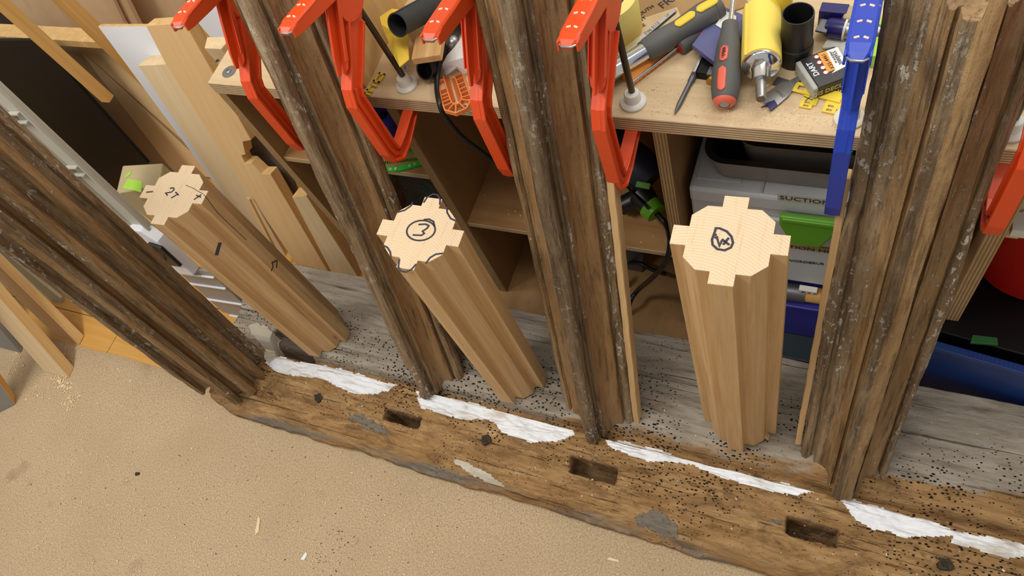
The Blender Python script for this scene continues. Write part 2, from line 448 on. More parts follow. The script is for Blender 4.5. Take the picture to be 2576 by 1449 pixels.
# ================================================================ the old sill
ZS = 0.10
def base_z(y):
    return np.interp(y, [0.185, 0.192, 0.205, 0.225, 0.262, 0.300, 0.3225, 0.3255, 0.3330, 0.343, 0.350, 0.56],
                        [0.020, 0.040, 0.058, 0.068, 0.0755, 0.079, 0.081, 0.060, 0.062, 0.090, 0.098, 0.100])
def px_xy(px, py, z=0.077):
    p = at(px, py, z=z); return (p.x, p.y)
def rectmask(x, y, c, hx, hy, soft):
    dx = np.abs(x - c[0]) - hx; dy = np.abs(y - c[1]) - hy
    d = np.maximum(dx, dy); return np.clip(0.5 - d / soft, 0, 1)
mort = []
for corners in ([(968, 1022), (1052, 1048), (1058, 1078), (962, 1052)], [(1432, 1140), (1560, 1182), (1545, 1222), (1425, 1178)], [(1972, 1290), (2118, 1335), (2112, 1378), (1968, 1338)]):
    ps = [px_xy(*q) for q in corners]
    cx = sum(p[0] for p in ps) / 4; cy = sum(p[1] for p in ps) / 4
    mort.append(((cx, cy), (max(p[0] for p in ps) - min(p[0] for p in ps)) / 2 * 0.86, (max(p[1] for p in ps) - min(p[1] for p in ps)) / 2 * 0.80))
pk = [px_xy(*q, z=0.1) for q in [(694, 846), (682, 880), (810, 906), (840, 860)]]
pegs = [px_xy(797, 998), px_xy(1222, 1106), px_xy(2376, 1420, 0.07), px_xy(1668, 1272, 0.07)]
def sill_h(x, y):
    z = base_z(y)
    brown = np.clip((0.345 - y) / 0.03, 0, 1)
    z = z + brown * (0.012 * fbm(x * 14, y * 26, 5) + 0.006 * fbm(x * 22 + 9, y * 150, 3))
    z = z + (1 - brown) * (0.003 * fbm(x * 9, y * 30, 4) + 0.0012 * fbm(x * 16, y * 240, 2))
    worn = np.clip(fbm(x * 6 + 3, y * 9, 3) * 3.2, 0, 1) * np.clip((y - 0.33) / 0.01, 0, 1) * np.clip((0.43 - y) / 0.04, 0, 1)
    z = z - worn * (0.006 + 0.004 * np.abs(fbm(x * 30, y * 200, 2)))
    for i, (c, hx, hy) in enumerate(mort):
        z = z - (0.068, 0.052, 0.060)[i] * rectmask(x + 0.15 * (y - c[1]) + 0.006 * fbm(x * 30, y * 30, 2), y + 0.005 * fbm(x * 40 + 5, y * 40, 2), c, hx, hy, 0.004)
    z = z - 0.028 * rectmask(x, y, (-1.035, 0.352), 0.052, 0.021, 0.004)
    for p in pegs:
        d = np.hypot(x - p[0], y - p[1]); z = z - 0.008 * np.exp(-(d / 0.016) ** 2)
    z = z - 0.022 * np.exp(-(((x + 1.06) / 0.010) ** 2 + ((y - 0.252) / 0.014) ** 2))
    return z
XL, XR = -1.208, 0.62
NXs, NYs = 760, 170
xs = np.linspace(XL, XR, NXs)
yf = 0.1865 + 0.008 * fbm(xs * 5, xs * 0 + 2.2, 4) + 0.004 * fbm(xs * 30, xs * 0, 3) + np.where(xs < -1.15, (-1.15 - xs) * 0.25, 0)
yb = 0.531 + 0.010 * fbm(xs * 3.3 + 4, xs * 0 + 8.8, 3) - 0.006 * (xs < -0.3) * np.sin((xs + 0.6) * 4)
X = np.repeat(xs[None], NYs, 0)
tt = np.linspace(0, 1, NYs)[:, None]
Y = yf[None] * (1 - tt) + yb[None] * tt
X = X + 0.006 * fbm(Y * 30, X * 2, 3) * (np.exp(-((X - XL) / 0.02) ** 2))
Z = sill_h(X, Y)
def grid_obj(X, Y, Z, bottom, name, mat, parent=None):
    ny, nx = X.shape
    V = np.stack([X, Y, Z], -1).reshape(-1, 3)
    idx = np.arange(ny * nx).reshape(ny, nx)
    F = np.stack([idx[:-1, :-1], idx[:-1, 1:], idx[1:, 1:], idx[1:, :-1]], -1).reshape(-1, 4)
    loop = np.concatenate([idx[0, :], idx[1:, -1], idx[-1, -2::-1], idx[-2:0:-1, 0]])
    L = V[loop].copy(); mid = L.copy(); c = V.mean(0)
    mid[:, 2] = L[:, 2] * 0.45 + bottom * 0.55; L[:, 2] = bottom
    f0 = np.clip((0.24 - mid[:, 1]) / 0.03, 0, 1)
    mid[:, 1] -= 0.004 * f0; L[:, 1] += 0.008 * f0
    n = len(loop); b = len(V); V = np.concatenate([V, mid, L])
    k = np.arange(n); kn = (k + 1) % n
    F2 = np.stack([loop[kn], loop[k], b + k, b + kn], -1); F3 = np.stack([b + kn, b + k, b + n + k, b + n + kn], -1)
    me = bpy.data.meshes.new(name); F = np.concatenate([F, F2, F3])
    me.from_pydata(V.tolist(), [], F.tolist()); me.materials.append(mat)
    me.polygons.foreach_set('use_smooth', [True] * len(me.polygons)); me.update()
    o = bpy.data.objects.new(name, me); COL.objects.link(o)
    if parent: o.parent = parent
    return o
def sill_mat():
    s = NT('weathered_sill_oak')
    sep = s.n('ShaderNodeSeparateXYZ'); s.l(s.coord(), sep.inputs[0])
    nb = s.noise((4.5, 14, 1), 1, 5, 0.6)
    y = s.math('ADD', sep.outputs[1], s.math('MULTIPLY', s.math('SUBTRACT', nb, 0.5), 0.13))
    y = s.math('ADD', y, s.math('MULTIPLY', s.math('SUBTRACT', s.noise((26, 110, 1), 1, 4, 0.65), 0.5), 0.045))
    xr = s.n('ShaderNodeMapRange'); s.l(sep.outputs[0], xr.inputs[0]); xr.inputs[1].default_value = -0.60; xr.inputs[2].default_value = 0.35; xr.inputs[3].default_value = 0.030; xr.inputs[4].default_value = -0.045
    y = s.math('ADD', y, xr.outputs[0])
    grey_f = s.ramp(y, [(0.338, W0), (0.352, W1)])
    keep = s.ramp(sep.outputs[1], [(0.333, W0), (0.337, W1)])
    grey_f = s.math('MULTIPLY', grey_f, keep)
    gn = s.noise((12, 60, 60), 1, 7, 0.7, 0.5)
    brown = s.ramp(gn, [(0.30, srgb(98, 70, 44)), (0.43, srgb(156, 120, 76)), (0.58, srgb(184, 146, 98)), (0.74, srgb(204, 172, 130))])
    br2 = s.ramp(s.noise((9, 22, 20), 1, 5, 0.6), [(0.36, W0), (0.62, W1)])
    brown = s.mix(s.math('MULTIPLY', br2, 0.45), brown, srgb(146, 106, 62))
    brown = s.mix(s.math('MULTIPLY', s.ramp(s.noise((30, 50, 50), 1, 4, 0.7), [(0.62, W0), (0.72, W1)]), 0.5), brown, srgb(70, 50, 34))
    gg = s.noise((9, 60, 50), 1, 7, 0.68, 0.4)
    grey = s.ramp(gg, [(0.28, srgb(116, 104, 90)), (0.46, srgb(164, 152, 134)), (0.68, srgb(190, 178, 160))])
    gp = s.ramp(s.noise((7, 12, 10), 1, 4, 0.55), [(0.45, W0), (0.68, W1)])
    grey = s.mix(s.math('MULTIPLY', gp, 0.35), grey, srgb(112, 94, 74))
    orp = s.ramp(s.noise((10, 60, 30), 1, 5, 0.65), [(0.64, W0), (0.69, W1)])
    grey = s.mix(s.math('MULTIPLY', orp, 0.75), grey, srgb(146, 104, 60))
    c = s.mix(grey_f, brown, grey)
    # pale old limewash traces near the ledge
    lw = s.ramp(s.noise((18, 34, 20), 1, 5, 0.65), [(0.58, W0), (0.70, W1)])
    band = s.ramp(sep.outputs[1], [(0.245, W0), (0.275, W1), (0.318, W1), (0.33, W0)])
    c = s.mix(s.math('MULTIPLY', s.math('MULTIPLY', lw, band), 0.6), c, srgb(160, 142, 114))
    # grey weathered rim along the very front
    rim = s.ramp(sep.outputs[1], [(0.190, W1), (0.199, W0)])
    c = s.mix(s.math('MULTIPLY', rim, s.ramp(s.noise((9, 40, 20), 1, 5), [(0.44, W0), (0.60, W1)])), c, srgb(132, 124, 112))
    # worm holes
    v = s.n('ShaderNodeTexVoronoi'); v.inputs['Scale'].default_value = 1; v.inputs['Randomness'].default_value = 1
    s.l(s.coord((125, 200, 125)), v.inputs['Vector'])
    dens = s.noise((7, 11, 7), 1, 3)
    thr = s.math('MULTIPLY', s.ramp(dens, [(0.34, W0), (0.58, W1)]), 0.33)
    zone = s.ramp(sep.outputs[1], [(0.19, (.55, .55, .55)), (0.30, W1), (0.40, W1), (0.47, (.5, .5, .5))])
    hole = s.math('LESS_THAN', v.outputs['Distance'], s.math('MULTIPLY', thr, zone))
    c = s.mix(hole, c, srgb(34, 24, 16))
    # checks along the grain
    ck = s.ramp(s.noise((3.5, 190, 60), 1, 4, 0.6, 0.5), [(0.30, W1), (0.37, W0)])
    c = s.mix(s.math('MULTIPLY', ck, 0.65), c, srgb(44, 30, 18))
    mot = s.ramp(s.noise((13, 30, 30), 1, 7, 0.72, 0.6), [(0.50, W0), (0.64, W1)])
    c = s.mix(s.math('MULTIPLY', s.math('MULTIPLY', mot, s.math('SUBTRACT', 1.0, grey_f)), 0.62), c, srgb(104, 78, 50))
    pa = s.n('ShaderNodeAttribute'); pa.attribute_name = 'pocket_shade'
    c = s.mix(s.math('MULTIPLY', pa.outputs['Fac'], 0.72), c, srgb(70, 52, 34))  # shade inside the tenon pockets, mixed into the base colour
    s.col(c)
    h = s.math('ADD', s.math('MULTIPLY', gn, 0.8), s.math('MULTIPLY', s.noise((60, 160, 90), 1, 5, 0.65), 0.8))
    h = s.math('SUBTRACT', h, s.math('MULTIPLY', hole, 1.2)); h = s.math('SUBTRACT', h, s.math('MULTIPLY', ck, 0.6))
    s.bump(h, 1.0, 0.0042)
    return s.set(0.85, spec=0.25)
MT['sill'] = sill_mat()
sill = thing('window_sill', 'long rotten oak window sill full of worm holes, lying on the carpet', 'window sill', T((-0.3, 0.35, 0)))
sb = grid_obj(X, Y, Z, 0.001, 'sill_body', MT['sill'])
at_ = sb.data.attributes.new('pocket_shade', 'FLOAT', 'POINT')
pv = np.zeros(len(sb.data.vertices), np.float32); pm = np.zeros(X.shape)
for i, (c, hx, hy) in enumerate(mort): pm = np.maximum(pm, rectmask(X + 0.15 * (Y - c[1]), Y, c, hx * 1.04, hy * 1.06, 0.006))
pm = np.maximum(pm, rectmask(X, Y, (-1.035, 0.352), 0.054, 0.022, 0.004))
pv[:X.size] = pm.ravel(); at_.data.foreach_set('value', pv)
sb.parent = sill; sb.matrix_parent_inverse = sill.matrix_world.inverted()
def paint_mat():
    s = NT('flaking_white_paint')
    n = s.noise((12, 40, 30), 1, 5, 0.6)
    c = s.ramp(n, [(0.30, srgb(206, 196, 178)), (0.44, srgb(240, 240, 240)), (0.8, srgb(250, 250, 252))])
    s.col(c); s.bump(s.noise((20, 90, 60), 1, 5), 0.25, 0.001); return s.set(0.6)
MT['paint'] = paint_mat()
MT['paint_old'] = plain('grubby_white_plaster', srgb(206, 196, 176), 0.85, var=0.3, bump=0.4, bscale=120)
def inpoly(x, y, P):
    r = np.zeros(x.shape, bool); n = len(P)
    for i in range(n):
        x0, y0 = P[i]; x1, y1 = P[(i + 1) % n]
        c = ((y0 > y) != (y1 > y)) & (x < (x1 - x0) * (y - y0) / (y1 - y0 + 1e-12) + x0)
        r ^= c
    return r
def patch(pxpoly, mat, z=0.078, wob=0.002, lift=0.0009, step=0.0022, parent=sill, name='paint_patch', label='flaking white paint'):
    P = [px_xy(*q, z=z) for q in pxpoly]
    x0, x1 = min(p[0] for p in P) - .01, max(p[0] for p in P) + .01; y0, y1 = min(p[1] for p in P) - .01, max(p[1] for p in P) + .01
    gx, gy = np.meshgrid(np.arange(x0, x1, step), np.arange(y0, y1, step))
    wx = gx + wob * 2 * fbm(gx * 60, gy * 60, 3); wy = gy + wob * 2 * fbm(gx * 60 + 40, gy * 60 + 9, 3)
    ins = inpoly(wx, wy, P)
    ins &= ~(fbm(gx * 45 + 3, gy * 70, 3) > 0.72)
    zz = sill_h(gx, gy) + lift
    zz = np.where(ins, zz, zz)
    keep = ins[:-1, :-1] & ins[1:, :-1] & ins[:-1, 1:] & ins[1:, 1:]
    idx = np.arange(gx.size).reshape(gx.shape)
    F = np.stack([idx[:-1, :-1][keep], idx[:-1, 1:][keep], idx[1:, 1:][keep], idx[1:, :-1][keep]], -1)
    used = np.unique(F); mp = -np.ones(gx.size, int); mp[used] = np.arange(len(used))
    V = np.stack([gx.ravel(), gy.ravel(), zz.ravel()], -1)[used]; F = mp[F]
    g = G(); g.v = V.tolist(); g.f = F.tolist(); g.mi = [0] * len(F)
    o = build(name, g, mat, fix=False, smooth=False)
    so = o.modifiers.new('thickness', 'SOLIDIFY'); so.thickness = 0.0012; so.offset = -1
    o.parent = parent; o.matrix_parent_inverse = parent.matrix_world.inverted()
    o['label'] = label
    return o
patch([(668, 918), (705, 895), (745, 908), (800, 912), (870, 925), (930, 945), (985, 960), (1000, 966), (985, 982), (950, 992), (905, 992), (868, 985), (840, 968), (810, 958), (760, 948), (700, 940)], MT['paint'])
patch([(1050, 985), (1062, 1000), (1110, 992), (1185, 1005), (1260, 1030), (1360, 1058), (1445, 1080), (1448, 1092), (1400, 1112), (1340, 1114), (1290, 1103), (1262, 1090), (1245, 1068), (1205, 1054), (1160, 1055), (1100, 1040), (1060, 1030), (1052, 1010)], MT['paint'])
patch([(1520, 1103), (1565, 1102), (1640, 1118), (1720, 1150), (1800, 1172), (1880, 1190), (1960, 1205), (2040, 1226), (2052, 1238), (2010, 1246), (1950, 1238), (1890, 1225), (1850, 1214), (1800, 1195), (1740, 1172), (1690, 1164), (1650, 1162), (1610, 1158), (1565, 1142), (1530, 1122)], MT['paint'])
patch([(2104, 1256), (2145, 1250), (2200, 1262), (2262, 1288), (2340, 1310), (2420, 1340), (2500, 1352), (2600, 1375), (2600, 1412), (2540, 1404), (2470, 1390), (2385, 1368), (2392, 1352), (2330, 1352), (2265, 1355), (2240, 1340), (2190, 1332), (2150, 1310), (2128, 1280)], MT['paint'])
patch([(624, 822), (648, 810), (680, 826), (698, 846), (682, 882), (700, 892), (672, 914), (660, 900), (655, 880), (640, 850)], MT['paint_old'], z=0.09, lift=0.002)
patch([(1052, 962), (1060, 985), (1050, 1000), (1044, 985)], MT['paint'], z=0.08)
patch([(1140, 1158), (1180, 1165), (1230, 1190), (1275, 1222), (1250, 1222), (1190, 1196), (1140, 1168)], MT['paint_old'], z=0.062, lift=0.0015)
MT['bark'] = plain('grey_flaky_crust', srgb(128, 118, 102), 0.9, var=0.4, wear=0.60, wearc=srgb(84, 70, 54), wscale=120, bump=0.7, bscale=140)
patch([(1598, 1290), (1640, 1274), (1672, 1292), (1708, 1326), (1704, 1352), (1660, 1346), (1640, 1330), (1600, 1316)], MT['bark'], z=0.066, wob=0.005, lift=0.0016, name='grey_crust', label='grey flaking crust')
patch([(870, 1035), (905, 1045), (960, 1075), (985, 1098), (950, 1092), (900, 1068)], MT['bark'], z=0.070, wob=0.006, lift=0.0012, name='grey_crust', label='grey flaking crust')
patch([(1930, 1296), (1960, 1304), (1968, 1325), (1946, 1322)], MT['bark'], z=0.070, wob=0.004, lift=0.0012, name='grey_crust', label='grey flaking crust')
for i, p in enumerate(pegs[:3]):
    q = G(); zc = float(sill_h(np.array([p[0]]), np.array([p[1]]))[0])
    R_ = []
    for rr, zz in ((0.0105, zc - 0.014), (0.0108, zc + 0.0015), (0.0100, zc + 0.0048), (0.0070, zc + 0.0060), (0.0045, zc + 0.0042), (0.0012, zc + 0.0048)):
        R_.append([(p[0] + rr * (1 + 0.16 * math.sin(3 * t_ + i) + 0.10 * math.sin(7 * t_ + 2 * i)) * math.cos(t_), p[1] + rr * 0.9 * (1 + 0.14 * math.sin(4 * t_ + i * 2)) * math.sin(t_), zz + 0.0010 * math.sin(5 * t_ + i)) for t_ in [2 * PI * k / 22 for k in range(22)]])
    q.rings(R_)
    o = build('peg', q, MT['old_end'], smooth=True); o.parent = sill; o.matrix_parent_inverse = sill.matrix_world.inverted()
    o['label'] = 'dark wooden peg'

# ================================================================ old moulded mullions
HALF = [(0, 58), (6, 57), (10.5, 53), (12, 46), (11, 41), (9, 37), (9.5, 33.5), (12, 33), (14, 37), (18, 38.5), (21, 36), (21.5, 31), (22, 26), (25, 20), (30, 15.5), (36, 12.5), (43, 11.5), (47, 12), (48, 8), (47.5, 3), (50, 2), (51.5, 6), (55, 9.5), (60, 9), (64, 5), (65.5, -1), (64, -9),
        (60, -13), (50, -15), (46, -17), (36, -22), (26, -32), (19, -42), (10, -44), (9, -52), (3, -56)]
def mirror(h, sl=1.0):
    return [(x, -y) for x, y in h] + [(-x * sl, -y) for x, y in reversed(h[1:])]
def resample(poly, step):
    out = []
    n = len(poly)
    for i in range(n):
        a = np.array(poly[i], float); b = np.array(poly[(i + 1) % n], float); L = np.linalg.norm(b - a); k = max(1, int(round(L / step)))
        for j in range(k): out.append(a + (b - a) * j / k)
    return np.array(out)
def mullion(name, label, base, d, prof_mm, L, mat, seed, rough=1.0, rot=0.0, nseg=150, topmat=None, ragged=0.004, zones=None):
    zd = Vector(d).normalized(); M = frame(base, zd, (0, 1, 0))
    P = resample(prof_mm, 2.0) / 1000.0
    c, s_ = math.cos(rot), math.sin(rot); P = P @ np.array([[c, s_], [-s_, c]])
    n = len(P); cen = P.mean(0)
    t = np.arange(n) / n
    zz = np.linspace(0, L, nseg)
    # local outward normals
    nx = np.roll(P, -1, 0) - np.roll(P, 1, 0); nrm = np.stack([nx[:, 1], -nx[:, 0]], -1); nrm /= np.linalg.norm(nrm, axis=1)[:, None] + 1e-9
    U, Zg = np.meshgrid(np.arange(n), zz)
    nz = 0.0022 * fbm(U * 0.11 + seed * 7, Zg * 14 + seed, 3) + 0.0014 * fbm(U * 0.4 + seed, Zg * 26, 3) + 0.002 * fbm(U * 0.05 + seed * 3, Zg * 5, 2)
    far = np.clip((np.linalg.norm(P - cen, axis=1) - 0.03) / 0.03, 0, 1)[None]
    nz = nz * rough * (0.25 + 0.75 * far) - 0.0004
    XX = P[None, :, 0] + nrm[None, :, 0] * nz; YY = P[None, :, 1] + nrm[None, :, 1] * nz
    bot = ragged * (fbm(t * 9 + seed, t * 0 + 3, 3)); ZZ = Zg.copy()
    for k in range(4):
        ZZ[k] += bot * (1 - k / 4)
    ZZ[-3:] += 3 * ragged * fbm(t * 7 + seed * 2, t * 0, 3)[None]
    g = G(); vs = np.stack([XX, YY, ZZ], -1)
    g.rings([[tuple(p) for p in r] for r in vs], True, True)
    if zones:
        mats = [mat] + [q[0] for q in zones]
        zi = []
        for i in range(n):
            x, y = P[i] * 1000; k = 0
            for q, z_ in enumerate(zones):
                if z_[1](x, y): k = q + 1
            zi.append(k)
        for j in range(nseg - 1):
            for i in range(n): g.mi[j * n + i] = zi[i]
        mat = mats
    o = build('shaft', g, mat, fix=True, smooth=False)
    o.data.polygons.foreach_set('use_smooth', [True] * len(o.data.polygons)); o.data.set_sharp_from_angle(angle=math.radians(34))
    root = thing(name, label, 'post', M); o.parent = root
    return root, M
dl = (0, 0.262, 0.965)
GP = mirror(HALF)
def foot(x, y, z=0.078, off=0.056):           # axis point so that the nose stands at (x, y)
    return (x, y + off, z)
m2, M2m = mullion('old_mullion', 'old brown moulded oak post leaning on the bench end, right of the leftmost clamp', foot(-0.684, 0.305), dl, GP, 1.05, MT['old'], 2.0, 1.15, zones=[(MT['crust'], lambda x, y: x < -44 or (abs(x) < 12 and y < -36)), (MT['old_plain'], lambda x, y: 21 < x < 46 and y < 0)])
m3, M3m = mullion('old_mullion', 'old dark-nosed oak post leaning between two orange clamps at the middle of the bench', foot(-0.338, 0.303), dl, GP, 1.05, MT['old_warm'], 5.0, 0.9, zones=[(MT['old_nose'], lambda x, y: -12.5 < x < 22 and y < -35), (MT['old_plain'], lambda x, y: (21 < x < 46 or -46 < x < -16) and y < 0), (MT['crust'], lambda x, y: x > 49)])
H4 = [(0, 57), (8, 58), (15, 56), (17, 50), (16, 43), (13.5, 38), (15, 34), (18, 34), (20, 38.5), (24, 38), (26, 33), (27, 27), (31, 21), (37, 17), (44, 15), (49, 15.5), (51, 10), (50.5, 4), (54, 3), (56, 8), (61, 11), (67, 9), (71, 2), (70, -8), (60, -14), (46, -18), (36, -24), (26, -34), (19, -42), (10, -46), (3, -54)]
G4 = [(x * (0.80 if x > 0 else 1.05), y) for x, y in mirror(H4)]
m4, M4m = mullion('old_mullion', 'broad old oak post crusted with plaster, ragged at its top, beside the blue clamp', foot(0.080, 0.318), dl, G4, 0.825, MT['old_warm'], 9.0, 1.3, ragged=0.014, zones=[(MT['crust'], lambda x, y: x < -38 or x > 44), (MT['old_nose'], lambda x, y: -17 < x < -6 and y < -36)])
# left corner post: outline read off where it stands on the sill
o1 = [(497, 986), (503, 995), (511, 991), (514, 976), (524, 970), (534, 977), (560, 1000), (584, 1017), (596, 1013), (600, 1000), (590, 984), (598, 978), (612, 990), (627, 987), (634, 976), (626, 956), (636, 950), (655, 949), (658, 934), (644, 917), (649, 906), (660, 906), (661, 891), (652, 880)]
pl1 = [at(*q, z=0.085) for q in o1]
c1 = sum(pl1, Vector()) / len(pl1)
G1 = [((p.x - c1.x) * 1000, (p.y - c1.y) * 1000) for p in pl1] + [((-1.105 - c1.x) * 1000, 72), ((-1.15 - c1.x) * 1000, 60), ((-1.2 - c1.x) * 1000, -10), ((-1.218 - c1.x) * 1000, -28)]
d1 = -Vector(ray(1700, 1863))
m1, M1m = mullion('old_corner_post', 'old dark moulded oak corner post at the far left end of the sill', (c1.x, c1.y, 0.070), d1, G1, 1.16, MT['old_warm'], 13.0, 1.0, zones=[(MT['crust'], lambda x, y: x < -55 or -22 < x < -4 or 20 < x < 34), (MT['old_plain'], lambda x, y: 0 < x < 20)], nseg=170, ragged=0.006)
# pale new fillets fixed to two of the posts
def fillet(root, M, pa, pb, wx, wy, yl, L0, L1, nm='fillet_strip', xl=None):
    g = G(); n = 40; rings = []
    for i in range(n + 1):
        z = L0 + (L1 - L0) * i / n; j = 0.0003 * math.sin(i * 1.7) + 0.0003 * math.sin(i * 0.61 + 1)
        a, b = xl - wx / 2 + j, xl + wx / 2 + j * 0.6
        rings.append([(a, yl - wy / 2, z), (b, yl - wy / 2 + j, z), (b, yl + wy / 2, z), (a, yl + wy / 2, z)])
    g.rings(rings); o = build(nm, g, MT['oak_pale'], bevel=0.0008, seg=1); o.parent = root; o['label'] = 'pale new oak strip'
    return o
fillet(m3, M3m, None, None, 0.010, 0.020, 0.004, 0.012, 0.60, xl=0.0705)
fillet(m4, M4m, None, None, 0.009, 0.018, 0.006, 0.040, 0.60, xl=-0.0795)

# ================================================================ new oak blocks
FX, FY = 0.0605, 0.0545
def block_prof(s):
    a, c, d = 0.0130, 0.0435, 0.0285
    ax = 0.0120; sy = 0.0400
    q = [(FX, -ax), (FX, ax), (c, ax), (c, d - 0.002), (d, sy), (a, sy), (a, FY), (-a, FY), (-a, sy), (-d, sy), (-c, d - 0.002), (-c, ax), (-FX, ax), (-FX, -ax), (-c, -ax), (-c, -d + 0.002), (-d, -sy), (-a, -sy), (-a, -FY), (a, -FY), (a, -sy), (d, -sy), (c, -d + 0.002), (c, -ax)]
    return [(x * s, y * s) for x, y in q]
def oak_block(label, b, t, yaw, s, mat='oak'):
    B = Vector((b[0], b[1], ZS)); Tp = Vector(t); L = (Tp - B).length
    M = frame(B, Tp - B, (-math.sin(yaw), math.cos(yaw), 0))
    root = thing('oak_block', label, 'timber block', M, None)
    g = G(); g.prism(block_prof(s), 0.0005, L - 0.0006)
    o = build('shaft', g, MT[mat], root, bevel=0.0006, seg=1)
    h = G(); h.prism([(x * 0.999, y * 0.999) for x, y in block_prof(s)], L - 0.0006, L)
    e = build('end_face', h, MT['end'], root); e['label'] = 'pale sawn end grain'
    Mt = M @ T((0, 0, L))
    return root, M, L, Mt
def pen(root, strokes, M, wd=0.0024, name='pen_mark'):          # strokes in root-local 2-D on the plane given by local matrix M
    for st in strokes:
        g = G(); st = [(p[0], p[1]) for p in st]
        g.ribbon(st, wd, 0.00005, 0.0004, 'z', M)
        o = build(name, g, MT['ink']); o.parent = root
def top_pts(Mt, M, pxs):
    res = []
    n = np.array(Mt.col[2][:3]); o = np.array(Mt.translation[:])
    for p in pxs:
        r = ray(*p); t = (n @ (o - CAM)) / (n @ r); q = M.inverted() @ Vector(CAM + r * t); res.append((q.x, q.y))
    return res
bk1, B1, L1, T1 = oak_block('new oak block marked 2T on its end, nearest the left corner post', (-0.9644, 0.390), (-0.9506, 0.3975, 0.6178), 0.067, 1.018, 'oak_r')
bk3, B3, L3, T3 = oak_block('new oak block with a ringed 3 and curved pen lines on its end', (-0.5133, 0.3927), (-0.5004, 0.3950, 0.627), 0.024, 1.01)
bk4, B4, L4, T4 = oak_block('new oak block with a ringed 4 on its end, tallest of the three', (-0.0953, 0.4052), (-0.0991, 0.4015, 0.7093), 0.043, 0.973)
for o in (bk1, bk3, bk4): o['group'] = 'new oak blocks standing on the sill'
def z2(pts): return [(280 + x / 6.133, 390 + y / 6.133) for x, y in pts]
def ell(cx, cy, rx, ry, n=26, rot=0, a0=0, a1=2 * PI):
    out = []
    for i in range(n + 1):
        t = a0 + (a1 - a0) * i / n; x, y = rx * math.cos(t), ry * math.sin(t)
        out.append((cx + x * math.cos(rot) - y * math.sin(rot), cy + x * math.sin(rot) + y * math.cos(rot)))
    return out
def pen_top(root, M, Mt, L, strokes, wd=0.0022):
    pen(root, [top_pts(Mt, M, s) for s in strokes], T((0, 0, L)), wd)
pen_top(bk1, B1, T1, L1, [z2([(905, 520), (930, 508), (965, 512), (968, 540), (930, 572), (840, 588), (868, 625)]), z2([(990, 572), (1040, 620)]), z2([(1022, 608), (925, 665)]),
                          z2([(540, 575), (645, 565)]), z2([(1392, 612), (1275, 690)]), z2([(1310, 620), (1385, 655)])])
def z7(pts): return [(560 + x / 3.45, 350 + y / 3.45) for x, y in pts]
pen_top(bk3, B3, T3, L3, [z7([(1700, 742), (1760, 738), (1790, 752), (1775, 775), (1735, 800), (1750, 820), (1725, 836), (1650, 832)]),
                          ell(1059, 580, 36, 25, 30, -0.15), z7([(1745, 700), (1790, 695), (1830, 715), (1840, 760)]),
                          z7([(1745, 552), (1775, 505), (1825, 478), (1865, 485), (1888, 520), (1885, 570)]), z7([(1650, 548), (1635, 580), (1580, 618), (1515, 636)]),
                          z7([(1945, 590), (1950, 640), (1980, 690), (2025, 710)]), z7([(1390, 922), (1430, 940), (1455, 980), (1462, 1030)]),
                          z7([(1535, 1042), (1525, 1110), (1545, 1145), (1590, 1155), (1640, 1130), (1680, 1085)]), z7([(1912, 992), (1850, 1000), (1800, 1030), (1762, 1082)])], 0.0024)
def z1(pts): return [(1600 + x / 3.8133, 320 + y / 3.8133) for x, y in pts]
pen_top(bk4, B4, T4, L4, [z1([(755, 1010), (765, 970), (800, 970), (870, 1000), (915, 1050), (930, 1110), (910, 1155), (850, 1182), (780, 1170), (735, 1130), (728, 1080), (750, 1020), (770, 1040)]),
                          z1([(752, 1062), (775, 1055), (800, 1138), (822, 1090)]), z1([(822, 1075), (895, 1130)]), z1([(890, 1062), (835, 1128)])], 0.0025)
# pen marks on two shaft faces of the 2T block
def pen_face(root, M, strokes, P0, P1, wd=0.003):                # face through profile points P0-P1 of the block
    a = Vector((P0[0], P0[1], 0)); b = Vector((P1[0], P1[1], 0)); x = (b - a).normalized(); z = Vector((0, 0, 1)); nrm = x.cross(z)
    F = Matrix.Identity(4)
    for i in range(3):
        F[i][0] = x[i]; F[i][1] = z[i]; F[i][2] = nrm[i]; F[i][3] = a[i]
    W = M @ F
    n = np.array(W.col[2][:3]); o = np.array(W.translation[:])
    out = []
    for s in strokes:
        q = []
        for p in s:
            r = ray(*p); t = (n @ (o - CAM)) / (n @ r); v = W.inverted() @ Vector(CAM + r * t); q.append((v.x, v.y))
        out.append(q)
    pen(root, out, F, wd)
pp = block_prof(1.018)
def z8(pts): return [(400 + x / 5.367, 560 + y / 5.367) for x, y in pts]
pen_face(bk1, B1, [z8([(825, 268), (800, 345), (775, 440)])], pp[21], pp[22], 0.0055)
pen_face(bk1, B1, [[(697, 655), (684, 661), (687, 670), (682, 682)], [(697, 655), (695, 674)]], pp[0], pp[1], 0.0024)
_ink = MT['ink']; MT['ink'] = MT['chipd']
pen(bk1, [top_pts(T1, B1, z2([(1150, 465), (1200, 488), (1260, 510), (1330, 555), (1425, 605)]))], T((0, 0, L1)), .0008, 'crack')
pen_face(bk1, B1, [z2([(1425, 610), (1490, 690), (1560, 790), (1640, 890), (1760, 1010), (1890, 1130), (2080, 1310)])], pp[0], pp[1], .0009)
MT['ink'] = _ink
# crack and rot streaks on the 2T block, splinter at the foot of block 4
g = G(); sp = at(1925, 1100, z=0.101)
g.rings([[(sp.x - .006, sp.y, .1), (sp.x + .006, sp.y - .004, .1), (sp.x + .006, sp.y + .006, .1)], [(sp.x - .008, sp.y + .012, .115), (sp.x - .002, sp.y + .008, .112), (sp.x - .004, sp.y + .014, .112)], [(sp.x - .0105, sp.y + .017, .132), (sp.x - .0095, sp.y + .016, .132), (sp.x - .01, sp.y + .018, .132)]])
tag(build('wood_splinter', g, MT['oak_pale']), 'thin oak splinter at the foot of the block with a ringed 4', 'splinter')

